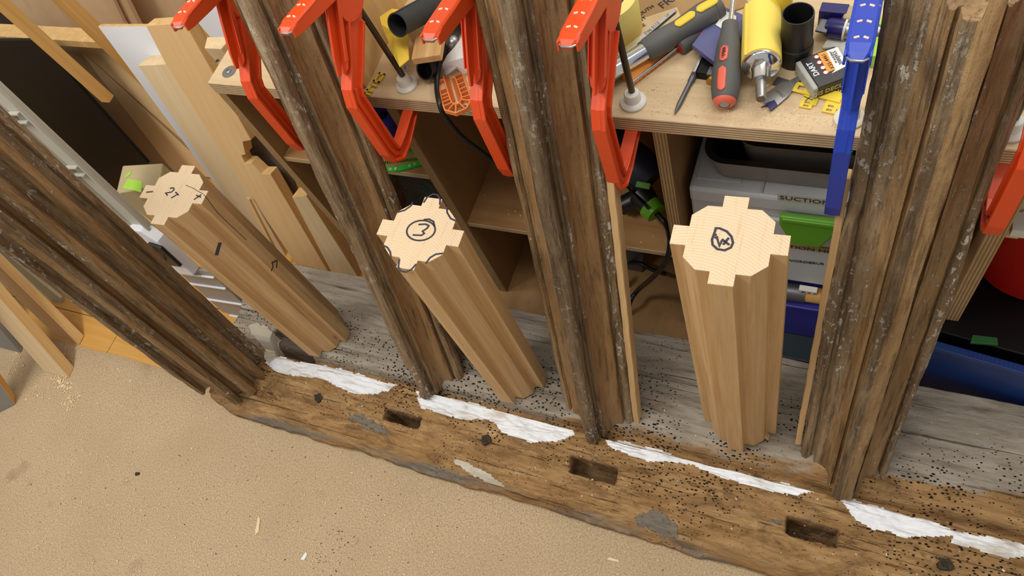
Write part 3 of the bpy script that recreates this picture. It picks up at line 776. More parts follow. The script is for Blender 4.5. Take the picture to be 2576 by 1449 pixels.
# ================================================================ workbench
ZB, TB = 0.655, 0.025
BX0, BX1, BY0, BY1 = -0.968, 0.75, 0.588, 0.98
bench = thing('workbench', 'plywood workbench with open cupboards below its front edge', 'workbench', T((-0.1, BY0, 0)))
def bpart(name, g, mats, bevel=0.0, label=None):
    o = build(name, g, mats, bevel=bevel, seg=1); o.parent = bench; o.matrix_parent_inverse = bench.matrix_world.inverted()
    if label: o['label'] = label
    return o
g = G(); g.box((BX0, BY0, ZB - TB), (BX1, BY1, ZB), mi=0)
g.mi = [1, 0, 1, 1, 1, 1]
bpart('worktop', g, [MT['ply'], MT['edge_z']], 0.0008, 'thick plywood top with layered edge')
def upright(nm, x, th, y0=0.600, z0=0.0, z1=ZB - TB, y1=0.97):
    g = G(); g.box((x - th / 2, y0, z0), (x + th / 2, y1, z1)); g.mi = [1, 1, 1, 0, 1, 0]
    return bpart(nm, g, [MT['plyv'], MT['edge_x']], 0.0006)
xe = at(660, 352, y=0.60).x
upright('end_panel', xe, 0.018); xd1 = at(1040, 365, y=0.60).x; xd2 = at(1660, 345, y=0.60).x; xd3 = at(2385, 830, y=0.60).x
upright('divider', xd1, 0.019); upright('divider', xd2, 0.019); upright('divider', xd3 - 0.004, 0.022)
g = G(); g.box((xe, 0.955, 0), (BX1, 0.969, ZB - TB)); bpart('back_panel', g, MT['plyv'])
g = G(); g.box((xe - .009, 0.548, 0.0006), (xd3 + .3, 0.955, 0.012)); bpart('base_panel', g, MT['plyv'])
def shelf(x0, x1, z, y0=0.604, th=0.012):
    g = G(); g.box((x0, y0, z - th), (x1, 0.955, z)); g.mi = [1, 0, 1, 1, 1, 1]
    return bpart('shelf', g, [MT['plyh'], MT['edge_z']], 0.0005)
z1s = at(1040, 437, y=0.604).z
shelf(xe + .009, xd1 - .0095, z1s)
z2s = at(1185, 562, y=0.604).z
shelf(xd1 + .0095, xd2 - .0095, z2s)
sc = at(577, 181, z=ZB)
g = G(); g.lathe([(0.0125, 0), (0.0125, 0.0012), (0.0085, 0.0013), (0.0048, 0.0016), (0.0046, 0.0032), (0.003, 0.0042), (0.0005, 0.0045)], 22, T(sc))
g.box((-0.0036, -0.0006, 0.0040), (0.0036, 0.0006, 0.0050), T(sc) @ RZ(0.5)); g.box((-0.0006, -0.0036, 0.0040), (0.0006, 0.0036, 0.0050), T(sc) @ RZ(0.5))
bpart('screw', g, MT['steel'], label='steel screw and washer')
sc = at(547, 153, z=ZB); g = G(); g.lathe([(0.0035, 0), (0.0035, 0.0004)], 16, T(sc)); bpart('screw_hole', g, MT['darkboard'])
# pale block and white bracket seen under the top
g = G(); p = at(1650, 345, y=0.603); g.box((xd2 + .012, 0.603, ZB - TB - 0.006), (xd2 + .055, 0.62, ZB - TB - 0.0004)); bpart('bracket', g, MT['sysgrey'], 0.0006)

# ================================================================ steel lever clamps
def clamp(label, x, mat, dy=0.0, dz=0.0, group='orange lever clamps on the bench front', name='lever_clamp', tw=0.0, dark=None):
    y0, z0 = 0.613 + dy, ZB + 0.0006
    M = T((x, y0, z0)) @ RZ(tw)
    r = thing(name, label, 'clamp', M, group)
    # frame: folded steel channel in the local y-z plane (path of (y, z))
    path = [(-0.012, 0.178), (-0.030, 0.150), (-0.070, 0.118), (-0.079, 0.082), (-0.082, 0.030), (-0.084, 0.010), (-0.086, -0.036), (-0.078, -0.052), (-0.064, -0.052), (-0.040, -0.040), (-0.016, -0.0295)]
    path = [(-0.014, 0.172), (-0.030, 0.152), (-0.070, 0.114), (-0.091, 0.097), (-0.0985, 0.080), (-0.0975, -0.020), (-0.0945, -0.037), (-0.085, -0.046), (-0.064, -0.045), (-0.016, -0.0315)]
    wd = [0.044, 0.036, 0.028, 0.026, 0.025, 0.025, 0.024, 0.024, 0.023, 0.016]
    g = G()
    g.ribbon(path, wd, -0.0035, 0.0035)
    def off(path, wd, sgn):
        out = []
        for i in range(len(path)):
            a = Vector(path[max(i - 1, 0)]); b = Vector(path[min(i + 1, len(path) - 1)]); t = (b - a).normalized(); n = Vector((-t.y, t.x))
            out.append(tuple(Vector(path[i]) + n * (wd[i] / 2 - 0.002) * sgn))
        return out
    g.ribbon(off(path, wd, 1)[1:], 0.004, -0.0085, 0.0085); g.ribbon(off(path, wd, -1)[1:], 0.004, -0.0085, 0.0085)
    g.ribbon([(q[0], q[1]) for q in path[3:9]], 0.006, -0.0055, 0.0055)
    g.prism(ell(-0.020, 0.176, 0.028, 0.024, 18), -0.0085, 0.0085, 'x')
    build('frame', g, mat, r, bevel=0.0009)
    # jaw under the top
    g = G(); g.box((-0.0085, -0.022, -0.0285), (0.0085, 0.004, -0.0262)); build('jaw', g, mat, r, bevel=0.0006)
    # threaded rod with swivelling pad
    g = G(); g.tube([(0, 0.002, 0.014), (0, -0.008, 0.165), (0, -0.010, 0.205)], 0.0043, 12); build('rod', g, MT['rod'], r, smooth=True)
    g = G(); g.lathe([(0.0165, 0.0), (0.0168, 0.003), (0.0150, 0.0048), (0.0110, 0.0062), (0.0104, 0.0078), (0.0102, 0.0165), (0.0088, 0.0185), (0.0045, 0.0190)], 30)
    build('pad', g, MT['nylon'], r, smooth=True)['label'] = 'white nylon pad'
    # long operating lever with grip dimples
    lp = [(-0.010, 0.213), (-0.045, 0.211), (-0.080, 0.218), (-0.116, 0.226), (-0.128, 0.2285)]
    g = G(); g.ribbon(lp, [0.024, 0.022, 0.018, 0.014, 0.010], -0.0110, -0.0088); g.ribbon(lp, [0.024, 0.022, 0.018, 0.014, 0.010], 0.0088, 0.0110)
    top = [(p[0], p[1] + h) for p, h in zip(lp, (0.012, 0.011, 0.009, 0.007, 0.005))]
    R = []
    tp = [(-0.010, 0.2255), (-0.045, 0.2225), (-0.080, 0.2275), (-0.114, 0.2335), (-0.124, 0.2330), (-0.1305, 0.2295)]
    hw = [0.011, 0.0115, 0.0115, 0.0112, 0.0095, 0.0055]
    for (a, b), h in zip(tp, hw):
        R.append([(-h, a, b), (-h * 0.75, a, b + 0.0016), (h * 0.75, a, b + 0.0016), (h, a, b), (h, a, b - 0.002), (-h, a, b - 0.002)])
    g.rings(R); g.ribbon([(-0.030, 0.196), (-0.010, 0.188)], 0.03, -0.006, 0.006)
    lv = build('lever', g, mat, r, bevel=0.0007)
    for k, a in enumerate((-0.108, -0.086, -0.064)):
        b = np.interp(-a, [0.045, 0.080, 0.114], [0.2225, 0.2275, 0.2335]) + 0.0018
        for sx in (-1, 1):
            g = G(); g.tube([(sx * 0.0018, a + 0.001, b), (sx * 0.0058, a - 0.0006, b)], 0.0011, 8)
            build('grip_dimple', g, MT['dimple_pale'], lv, smooth=True)
    g = G(); g.tube([(-0.0085, -0.1268, 0.2305), (-0.0045, -0.1302, 0.2308), (0.0045, -0.1302, 0.2308), (0.0085, -0.1268, 0.2305)], 0.0012, 8)
    build('worn_tip', g, MT['steel'], lv, smooth=True)['label'] = 'bare metal tip'
    # short release lever hanging under it
    rp = [(-0.040, 0.204), (-0.062, 0.176), (-0.087, 0.141), (-0.098, 0.126)]
    g = G(); g.ribbon(rp, [0.012, 0.014, 0.013, 0.006], -0.0014, 0.0014)
    R = []
    for (a, b), h in zip([(-0.034, 0.202), (-0.056, 0.171), (-0.081, 0.136), (-0.087, 0.128), (-0.091, 0.123)], [0.0085, 0.0095, 0.0095, 0.0080, 0.004]):
        R.append([(-h, a, b), (h, a, b), (h, a + 0.0022, b - 0.0012), (-h, a + 0.0022, b - 0.0012)])
    g.rings(R)
    for sx in (-1, 1): g.ribbon([(-0.036, 0.203), (-0.058, 0.172), (-0.082, 0.137)], 0.006, sx * 0.0095 - 0.0008, sx * 0.0095 + 0.0008)
    build('release_lever', g, mat, r, bevel=0.0005)
    g = G(); g.tube([(-0.0125, -0.018, 0.198), (0.0125, -0.018, 0.198)], 0.006, 14); build('rivet', g, mat, r, smooth=True)
    return r
clamp('orange lever clamp half hidden behind the leftmost leaning post', -0.779, MT['orange'], tw=.12)
clamp('orange lever clamp gripping the bench beside the pale wooden box', -0.600, MT['orange'])
clamp('orange lever clamp left of the dark-nosed middle post, behind the black cable', -0.414, MT['orange'])
clamp('orange lever clamp right of the dark-nosed middle post, by the masking tape', -0.263, MT['orange'])
clamp('scratched blue lever clamp on the bench beside the small drill bit case', -0.008, MT['blue'], dz=0, group=None)
clamp('orange lever clamp at the right edge, past the broad crusted post', 0.150, MT['orange'])

# ================================================================ boards and sheets at the left
def sheet(name, label, cat, poly, base, k, th, mats, kx=0.0, bevel=0.0008, group=None, kind=None, Mf=None, edge=None):
    M = Mf if Mf is not None else leanf(base, k, kx)
    P = []
    for q in poly:
        if q[0] == 'L': P.append((q[1], q[2]))
        else:
            v = on(q[0], q[1], M); P.append((v.x, v.z))
    g = G(); g.prism(P, 0, th, 'y', mi=1 if edge else 0, mcap=0)
    o = build(name, g, [mats, edge] if edge else mats, M=M, bevel=bevel, seg=1)
    if kind: o['kind'] = kind; o['label'] = label
    else: tag(o, label, cat, group)
    return o, M
bA = at(815, 690, z=0.0)
MA = leanf(bA, 0.268)
A1, _ = sheet('notched_board', 'tall notched pine board leaning behind the bench corner, sawn step shapes in its side', 'board',
              [(366, 64), (464, 58), (631.7, 352.6), (610.4, 357), (617.6, 389.6), (607.4, 391), (616, 409.6), (630.6, 410.9), (659, 437.4), (680, 437.8), (829, 690), ('L', on(760, 690, MA).x, 0.0), (568, 400), (417, 162)], bA, 0.268, 0.026, MT['board'], edge=MT['pine'])
bA2 = Vector((bA.x - 0.05, bA.y + 0.030, 0)); MA2 = leanf(bA2, 0.268)
sheet('pale_board', 'pale pine board leaning left of the tall notched board, its top rough sawn', 'board',
      [(347, 165), (440, 160), ('L', on(745, 690, MA2).x, 0), ('L', on(690, 690, MA2).x, 0.0), (519, 420)], bA2, 0.268, 0.036, MT['boardp'])
bW = Vector((bA.x - 0.07, bA.y + 0.068, 0)); MW = leanf(bW, 0.268)
xw = on(545, 470, MW)
sheet('melamine_sheet', 'white melamine panel with a raw top edge, leaning behind the pale pine board', 'panel',
      [(246, 66), (364, 66), (470, 66), ('L', on(620, 420, MW).x, 0.0), ('L', xw.x + (xw.x - on(246, 66, MW).x) / (on(246, 66, MW).z - xw.z) * xw.z, 0.0), (545, 470)], bW, 0.268, 0.010, MT['white'], edge=MT['pine'])
# thin lath in front of the boards
ML = leanf(Vector((bA.x, bA.y - 0.012, 0)), 0.268)
a = on(622, 499, ML); b = on(668, 590, ML)
g = G(); dxdz = (b.x - a.x) / (b.z - a.z)
g.prism([(a.x - .003, a.z), (a.x + .003, a.z - .004), (a.x + .006 + dxdz * (-a.z), 0.0), (a.x - .006 + dxdz * (-a.z), 0.0)], 0, 0.006, 'y')
tag(build('lath', g, MT['pine'], M=ML), 'slim pale lath leaning on the pine boards behind the 2T block', 'lath')
# dark sheet and short board between the notched board and the bench end
bD = Vector((bA.x + 0.07, bA.y + 0.050, 0)); MD = leanf(bD, 0.268)
sheet('dark_sheet', 'dark grey rubbery sheet slotted between the notched board and the bench end', 'sheet',
      [(590, 330), (650, 345), (740, 460), (752, 492), (700, 497), ('L', on(690, 497, MD).x, 0.20), (600, 400)], bD, 0.268, 0.006, MT['dgrey'])
bB = at(875, 696, z=0.0); MB_ = leanf(bB, 0.20)
sheet('short_board', 'short pale board standing at the foot of the bench end', 'board',
      [(734, 496), (770, 492), (896, 690), ('L', on(900, 698, MB_).x, 0), ('L', on(838, 692, MB_).x, 0)], bB, 0.20, 0.030, MT['boardp'], edge=MT['pine'])
# back sheets (plywood) with a horizontal batten
bS = Vector((-1.55, 0.79, 0)); MS = leanf(bS, 0.25)
sheet('plywood_sheet', 'brownish plywood sheet at the back left, above the black panel', 'plywood',
      [(-60, -120), (225, -120), (312, 58), (560, 440), ('L', on(560, 440, MS).x + .05, -0.0), ('L', on(365, 410, MS).x, 0.0), (365, 410), (0, -12)], bS, 0.25, 0.010, MT['plysheet'])
bS2 = Vector((-1.55, 0.806, 0)); MS2 = leanf(bS2, 0.25)
sheet('plywood_sheet', 'narrow plywood strip standing between two back sheets, dark gap on its left', 'plywood',
      [(240, -110), (262, -110), (350, 64), (600, 440), (575, 440), (318, 62)], bS2, 0.25, 0.012, MT['plysheet'])
bS3 = Vector((-1.55, 0.856, 0)); MS3 = leanf(bS3, 0.268)
sheet('plywood_sheet', 'plywood sheet behind the top of the white panel and the notched board', 'plywood',
      [(268, -110), (420, -110), (492, 62), (700, 440), (610, 440), (352, 62)], bS3, 0.268, 0.012, MT['plysheet'])
bM = Vector((-1.45, 0.765, 0)); MM = leanf(bM, 0.24)
sheet('fibreboard', 'tan fibreboard panel leaning under the horizontal batten, left of the white panel', 'panel',
      [(184, 108), (300, 108), (430, 250), (580, 470), ('L', on(580, 470, MM).x, 0.02), ('L', on(470, 480, MM).x, 0.02), (420, 412)], bM, 0.268, 0.018, MT['mdf'])
bH = Vector((-1.6, 0.84, 0)); MH = leanf(bH, 0.0)
a = on(-60, 84, MH); b = on(250, 90, MH)
g = G(); g.box((a.x, -0.028, b.z - 0.010), (b.x + 0.06, 0.012, b.z + 0.010)); 
tag(build('batten', g, MT['pine'], M=MH, bevel=0.0008, seg=1), 'horizontal pine batten across the plywood sheets at upper left', 'batten')
# two loose sticks crossing the batten
def stick(label, pxa, pxb, base, k, wd, th, mat, name='stick', ext=0.3, group=None):
    M0 = leanf(base, k); a = on(*pxa, M0); b = on(*pxb, M0)
    A = M0 @ a; B = M0 @ b; A = A + (A - B).normalized() * ext
    M = frame(B, A - B, (0, 1, 0)); L = (A - B).length
    g = G(); g.box((-wd / 2, 0, 0), (wd / 2, th, L))
    return tag(build(name, g, mat, M=M, bevel=0.0008, seg=1), label, name, group)
stick('long square pine stick ending above the black panel at upper left', (10, 30), (266, 258), Vector((-1.5, 0.700, 0)), 0.0, 0.026, 0.020, MT['pine_o'])
stick('honey coloured stick crossing the batten and passing behind the white panel', (141, 0), (375, 225), Vector((-1.5, 0.785, 0)), 0.0, 0.030, 0.024, MT['pine_o'])
# black panel
bK = Vector((-1.62, 0.66, 0)); MK = leanf(bK, 0.20)
sheet('black_sheet', 'glossy black panel behind the grey plastic rail at left', 'panel',
      [(-80, 102), (95, 102), (372, 412), (330, 520), ('L', on(330, 520, MK).x, 0.02), ('L', on(100, 520, MK).x, 0.02), (-80, 260)], bK, 0.20, 0.010, MT['blackm'])
tk = leanf(Vector((-1.62, 0.86, 0)), 0.25)
g = G(); a = on(-30, 15, tk); b = on(70, 60, tk); g.box((a.x - .1, 0, a.z - .16), (b.x + 0.03, 0.02, a.z + .12))
tag(build('brown_board', g, MT['darkboard'], M=tk), 'dark brown board in the far upper left corner', 'panel')
# grey plastic rail with housing and slatted foot, all one long piece
bR = Vector((-1.268, 0.412, 0)); MR0 = leanf(bR, 0.145)
a = on(20, 262, MR0); b = on(608, 806, MR0)
A = MR0 @ a; B = MR0 @ b; MR = frame(B, A - B, (0, 1, 0)); LR = (A - B).length
rail = thing('plastic_rail', 'long pale grey plastic rail with white housing leaning behind the corner post', 'plastic rail', MR)
g = G(); w2 = 0.026
R = []
g.box((-w2, 0, LR * 0.46), (w2, 0.012, LR + 0.25)); 
for s_ in (-1, 1): g.box((s_ * w2 - 0.003, -0.006, LR * 0.46), (s_ * w2 + 0.003, 0.002, LR + 0.25))
build('rail', g, MT['greyrail'], rail, bevel=0.0012)
for q in ((72, 290), (215, 425)):
    v = MR.inverted() @ (MR0 @ on(*q, MR0)); z = v.z
    g = G(); g.box((-w2 + .006, -0.010, z - 0.012), (w2 - .008, -0.0005, z - 0.008)); g.box((-w2 + .006, -0.010, z + 0.008), (w2 - .008, -0.0005, z + 0.012)); g.box((-w2 + .004, -0.010, z - 0.012), (-w2 + .009, -0.0005, z + 0.012))
    build('catch', g, MT['greyrail'], rail, bevel=0.0006, seg=1)
g = G(); g.prism([(-w2 - .012, LR * 0.30), (w2 + .016, LR * 0.30), (w2 + .016, LR * 0.47), (w2 - .005, LR * 0.52), (-w2 - .006, LR * 0.52)], -0.016, 0.010, 'y'); build('housing', g, MT['white'], rail, bevel=0.003)
g = G(); g.prism([(0.004, LR * 0.36), (w2 + .022, LR * 0.36), (w2 + .022, LR * 0.455), (0.012, LR * 0.47)], -0.024, -0.0155, 'y'); hb = build('handle', g, MT['black'], rail, bevel=0.003); hb['label'] = 'black handle'
g = G(); g.tube([(0.012, -0.026, LR * 0.385), (0.016, -0.036, LR * 0.41), (0.012, -0.026, LR * 0.445)], 0.0028, 10); build('loop', g, MT['black'], hb, smooth=True)
g = G(); g.box((-w2 - .02, 0, 0.0), (w2 + .055, 0.010, LR * 0.30)); build('slat_panel', g, MT['tilegrey'], rail, bevel=0.001, seg=1)
for f in (0.012, 0.032, 0.125, 0.215, 0.275):
    g = G(); g.box((-w2 - .02, -0.005, LR * f - 0.003), (w2 + .055, 0.0, LR * f + 0.001)); build('rib', g, MT['white'], rail, bevel=0.0008, seg=1)
# rough sawn offcut with green tape
oz = 0.34
oc = [at(*q, z=oz) for q in [(308, 415), (410, 412), (404, 462), (292, 490)]]
oc = [at(308, 416, z=oz), at(409, 410, z=oz), at(400, 466, z=oz), at(291, 487, z=oz)]
g = G(); g.prism([(p.x, p.y) for p in oc], 0.0, oz)
off = tag(build('timber_offcut', g, MT['conc'], bevel=0.003), 'rough-sawn square offcut with green tape on its end, behind the 2T block', 'offcut')
def tape_on(px, z, mat, name='tape_piece', parent=None):
    g = G(); g.prism([tuple(at(*q, z=z)[:2]) for q in px], z + 0.0003, z + 0.0009); o = build(name, g, mat); o.parent = parent; return o
tape_on([(322, 450), (358, 456), (356, 485), (340, 480), (308, 474)], oz, MT['lime'], parent=off)['label'] = 'torn lime green tape'
tape_on([(312, 444), (331, 430), (330, 438), (318, 447)], oz, MT['lime'], parent=off)['label'] = 'torn lime green tape'
# white wall board and batten end behind the bench corner
bV = Vector((-1.2, 0.86, 0)); MV = leanf(bV, 0.25)
sheet('white_board', 'white board behind the bench corner, under the leftmost clamp lever', 'board', [(440, -120), (620, -120), (640, 140), (560, 130), (500, 60)], bV, 0.25, 0.012, MT['white'])
g = G(); q = [at(p[0], p[1], z=0.63) for p in [(521, 93), (582, 92), (556, 123), (514, 121)]]
g.prism([(p.x, p.y) for p in q], 0.0, 0.63)
tag(build('timber_block', g, MT['boardp'], bevel=0.001), 'pale square timber end between the notched board and the bench corner', 'timber block')
# foreground boards at the left edge
def plank2(label, pr, pl, top_px, k, wface, wedge, m_face, m_edge, L=0.75, name='plank_offcut', cut=0.0, lateral=None):
    # pr = right bottom corner, pl = left bottom corner of the wide face; narrow face looks up-right
    Pr = at(*pr, z=0.001); Pl = at(*pl, z=0.001); Mx = leanf(Pr, k); t = Mx @ on(*top_px, Mx); d = (t - Pr).normalized()
    wdir = (Pl - Pr); wdir = (wdir - d * wdir.dot(d)).normalized()
    n = d.cross(wdir).normalized()
    if n.y < 0: n = -n
    M = Matrix.Identity(4); x = -wdir
    z = d; y = z.cross(x)
    for i in range(3):
        M[i][0] = x[i]; M[i][1] = y[i]; M[i][2] = z[i]; M[i][3] = Pr[i]
    s = 1 if y.dot(Vector((0, 1, 0))) > 0 else -1
    g = G(); zoff = d.dot(Vector((0, 0, 1)))
    # foot cut level with the floor
    def foot_z(px, py): v = M.to_3x3() @ Vector((px, py, 0)); return -v.z / zoff
    ring0 = []; ring1 = []
    for (a, b) in ((-wface, 0), (0, 0), (0, s * wedge), (-wface, s * wedge)):
        ring0.append((a, b, foot_z(a, b))); ring1.append((a, b, L))
    g.add(ring0 + ring1, [(0, 1, 5, 4), (1, 2, 6, 5), (2, 3, 7, 6), (3, 0, 4, 7), (0, 3, 2, 1), (4, 5, 6, 7)])
    g.mi = [0, 1, 0, 1, 1, 1]
    return tag(build(name, g, [m_face, m_edge], M=M, bevel=0.0007, seg=1), label, 'board')
plank2('pale pine plank end at the left edge, nearest the sawdust heap', (174, 950), (95, 931), (0, 752), 0.45, 0.085, 0.026, MT['boardp'], MT['pine'])
plank2('pine plank end at the left edge, foot on the honey laminate', (200, 867), (128, 838), (0, 672), 0.40, 0.090, 0.024, MT['board'], MT['pine'])
plank2('grey-faced plank end with orange edge in the lower left, foot on the carpet', (38, 1018), (20, 1027), (-60, 880), 0.45, 0.06, 0.024, MT['bgrey'], MT['pine_o'])
plank2('dark grey plank between the two pine plank ends at the left edge', (52, 888), (-10, 872), (-60, 760), 0.45, 0.09, 0.012, MT['bgrey'], MT['bgrey'])
bG = at(150, 760, z=0.001)
g = G(); MG = leanf(bG, 0.3)
g.prism([(0.01, 0), (0.02, 0.02), (-0.12, 0.30), (-0.7, 0.36), (-0.7, 0)], 0, 0.008, 'y')
tag(build('grey_green_sheet', g, MT['ggreen'], M=MG), 'smooth grey-green sheet standing behind the pine plank ends', 'sheet')

# ================================================================ things on the bench top
def quad(o, x, y, z):                 # frame on a level plane from three corners read off the photograph: origin, along x, along y
    O = at(*o, z=z); Xp = at(*x, z=z); Yp = at(*y, z=z)
    M = flatf(O, Xp); ly = (M.inverted() @ Yp)
    return M, (Xp - O).length, ly.y
def loc(M, px, z): return M.inverted() @ at(*px, z=z)
def ptext(s, size, M, mat, parent, name='lettering', bold=False, condense=1.0, depth=0.0004):
    o = build(name, text_g(s, size, depth, bold, condense), mat, fix=False); o.matrix_world = M
    if parent is not None:
        o.parent = parent; o.matrix_parent_inverse = Matrix.Identity(4)
        o.matrix_local = M
    return o
z0 = ZB
# pale wooden box end standing at the left
pa, pb = at(918, 230, z=z0), at(967, 128, z=z0)
Mx = flatf(pa, pb)
r = thing('wooden_box', 'pale wooden box standing on the bench behind the second orange clamp', 'box', Mx)
Lb = 0.27; sgn = 1 if (Mx.inverted() @ Vector((-1, 0.7, z0))).y > 0 else -1
g = G(); g.box((0.006, 0, 0), (Lb, sgn * 0.016, 0.155)); build('side', g, MT['pine'], r, bevel=0.001)
g = G(); g.box((0.17, sgn * 0.016, 0.0), (0.186, sgn * 0.10, 0.14)); build('end', g, MT['pine'], r, bevel=0.001)
# yellow gauge scrap leaning on the box
g = G(); M, lx, ly = quad((914, 234), (953, 180), (928, 236), z0 + .004)
for a, b, c, d in ((0, 0, lx * .42, .003), (0, 0, .003, .012), (lx * .15, 0, lx * .15 + .003, .012), (lx * .4, 0, lx * .4 + .003, .012), (lx * .58, 0, lx, .003), (lx * .58, .009, lx, .012), (lx - .003, 0, lx, .012), (lx * .58, 0, lx * .58 + .003, .012)):
    g.box((a, -d, -.003), (c, -b, -.001))
tag(build('yellow_gauge', g, MT['yellow'], M=M), 'yellow plastic gauge scrap at the foot of the pale wooden box', 'gauge')
# yellow abrasive sheet
g = G(); zz = z0 + 0.0580
P = [(955, 42), (985, 22), (1012, 24), (1028, 60), (1026, 110), (1029, 148), (1005, 168), (990, 140), (983, 120), (970, 88), (960, 62)]
q = [at(*p, z=zz + 0.004 * math.sin(i * 1.3)) for i, p in enumerate(P)]
cc = sum(q, Vector()) / len(q)
vs = [tuple(cc + Vector((0, 0, .006)))] + [tuple(v) for v in q] + [tuple(cc + Vector((0, 0, .0045)))] + [tuple(v - Vector((0, 0, .0015))) for v in q]
n = len(q); fs = []
for i in range(n):
    k = (i + 1) % n; fs += [(0, 1 + i, 1 + k), (n + 1, n + 2 + k, n + 2 + i), (1 + i, n + 2 + i, n + 2 + k, 1 + k)]
g.add(vs, fs); tag(build('abrasive_sheet', g, MT['paper_y']), 'torn yellow sheet of abrasive paper under the black hose end', 'sandpaper')
# timber bits below it
g = G(); p = at(1050, 95, z=z0); g.box((p.x - .005, p.y - 0.01, z0 + .0003), (p.x + .05, p.y + .06, z0 + .0505)); tag(build('timber_offcut', g, MT['boardp'], bevel=.001), 'plain timber offcut under the yellow abrasive sheet', 'offcut')
# black hose piece
a = at(1000, 63, z=z0 + .100); b = at(1150, -20, z=z0 + .034)
Mh = frame(a, b - a, (0, 0, 1)); Lh = (b - a).length
R0 = 0.0165
h = thing('hose_end', 'wide black hose end lying across the timber blocks, open end to the left', 'hose', Mh)
g = G(); g.lathe([(R0 * .86, 0.05), (R0 * .86, 0.0), (R0 * .90, -0.0008), (R0, 0.0), (R0 * .97, 0.006), (R0, 0.02), (R0 * 1.02, Lh)], 36, cap=False); build('tube', g, MT['hose'], h, smooth=True)
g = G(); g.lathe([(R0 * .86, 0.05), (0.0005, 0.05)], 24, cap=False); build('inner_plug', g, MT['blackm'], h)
g = G(); g.box((-.0007, R0 * .97, .0), (.0007, R0 * 1.03, Lh)); g2 = build('seam', g, MT['hose'], h)
# pine block with clear grain
M, lx, ly = quad((1034, 149), (1106, 138), (1018, 92), z0 + .062)
g = G(); g.box((0, 0, -.011), (lx, ly, 0))
Mb = M @ RX(-PI / 2)
tag(build('pine_block', g, wood('striped_pine', srgb(226, 188, 130), srgb(190, 138, 78), (70, 2, 70), 0.35, 0.55, 0.15), M=M, bevel=.0012), 'small striped pine block under the black hose end', 'timber block')
# short black tube lying with its mouth forward
a = at(1068, 176, z=z0 + .0230); Mt = frame(a, (0.10, 0.72, -0.55), (0, 0, 1))
g = G(); g.lathe([(.0125, .016), (.0125, .0), (.0138, -.0006), (.0146, .0), (.0146, .020)], 30, cap=False); r = tag(build('black_tube', g, MT['black'], M=Mt, smooth=True), 'short black tube lying under the pine block, open end forward', 'tube')
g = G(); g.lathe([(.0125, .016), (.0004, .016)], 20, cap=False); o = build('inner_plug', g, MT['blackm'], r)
# pale tape blade
M, lx, ly = quad((1012, 180), (1006, 142), (1030, 182), z0 + .012)
g = G(); g.box((-.004, min(0, ly), -.0006), (lx + .006, max(0, ly), 0)); r = tag(build('tape_blade', g, MT['clearp'], M=M), 'pale measuring strip beside the white clamp pad, under the yellow sheet', 'tape measure')
ptext('P', .010, T((lx * .72, ly * .5, .0003)) @ RZ(PI * .5), MT['ink'], r); ptext('1', .010, T((lx * .2, ly * .5, .0003)) @ RZ(PI * .5), MT['ink'], r)
# steel bracket and domed cap
M, lx, ly = quad((1098, 120), (1168, 130), (1086, 34), z0 + .028)
r = thing('steel_bracket', 'grey steel box bracket behind the white crumpled paper', 'bracket', M)
g = G(); g.box((0, 0, -.0277), (lx, .003, .004)); g.box((0, 0, -.0277), (.003, ly, .004)); g.box((0, ly - .003, -.0277), (lx, ly, .006)); g.box((lx - .003, 0, -.0277), (lx, ly, .004)); build('walls', g, MT['greymetal'], r, bevel=.0006)
g = G(); g.box((.004, ly - .006, .002), (lx * .6, ly - .001, .008)); build('lip', g, MT['steel'], r, bevel=.0005)
cp = at(1138, 105, z=z0 + .034)
g = G(); g.lathe([(.0100, -.012), (.0102, 0), (.009, .004), (.006, .0072), (.0005, .0085)], 24, T(cp)); tag(build('domed_cap', g, MT['steel'], smooth=True), 'domed metal cap beside the steel bracket, right of the black cable', 'cap')
# crumpled white paper
P = [(1113, 162), (1125, 140), (1145, 118), (1170, 82), (1182, 92), (1186, 140), (1180, 180), (1166, 186), (1150, 172), (1122, 191), (1112, 176)]
hz = [.018, .026, .036, .046, .046, .034, .012, .006, .012, .002, .004]
q = [at(*p, z=z0 + h_) for p, h_ in zip(P, hz)]; c1 = at(1148, 150, z=z0 + .032); c2 = at(1150, 166, z=z0 + .022)
vs = [tuple(c1), tuple(c2)] + [tuple(v) for v in q]; n = len(q)
fs = [(0, 2 + i, 2 + i + 1) for i in range(0, 6)] + [(0, 8, 1), (1, 8, 9), (1, 9, 10), (1, 10, 11), (1, 11, 12), (1, 12, 2), (0, 1, 2)]
g = G(); g.add(vs, fs); o = build('crumpled_paper', g, MT['paper'], fix=False); so = o.modifiers.new('thick', 'SOLIDIFY'); so.thickness = .0008
tag(o, 'crumpled white paper beside the black cable on the bench', 'paper')
# black cable running over the bench edge
pts = [at(1128, 108, z=z0 + .032), at(1113, 140, z=z0 + .026), at(1101, 185, z=z0 + .012), at(1099, 225, z=z0 + .0075), at(1106, 262, z=z0 + .0075), at(1119, 292, y=BY0 - .012), at(1160, 342, y=BY0 - .010), at(1215, 385, y=BY0 - .004), at(1290, 440, y=BY0 + .01), at(1340, 475, y=BY0 + .03)]
g = G(); g.tube(smooth_path(pts, 7), .0038, 12); tag(build('power_cable', g, MT['black'], smooth=True), 'thick black cable drooping over the bench edge beside the orange comb gauge', 'cable')
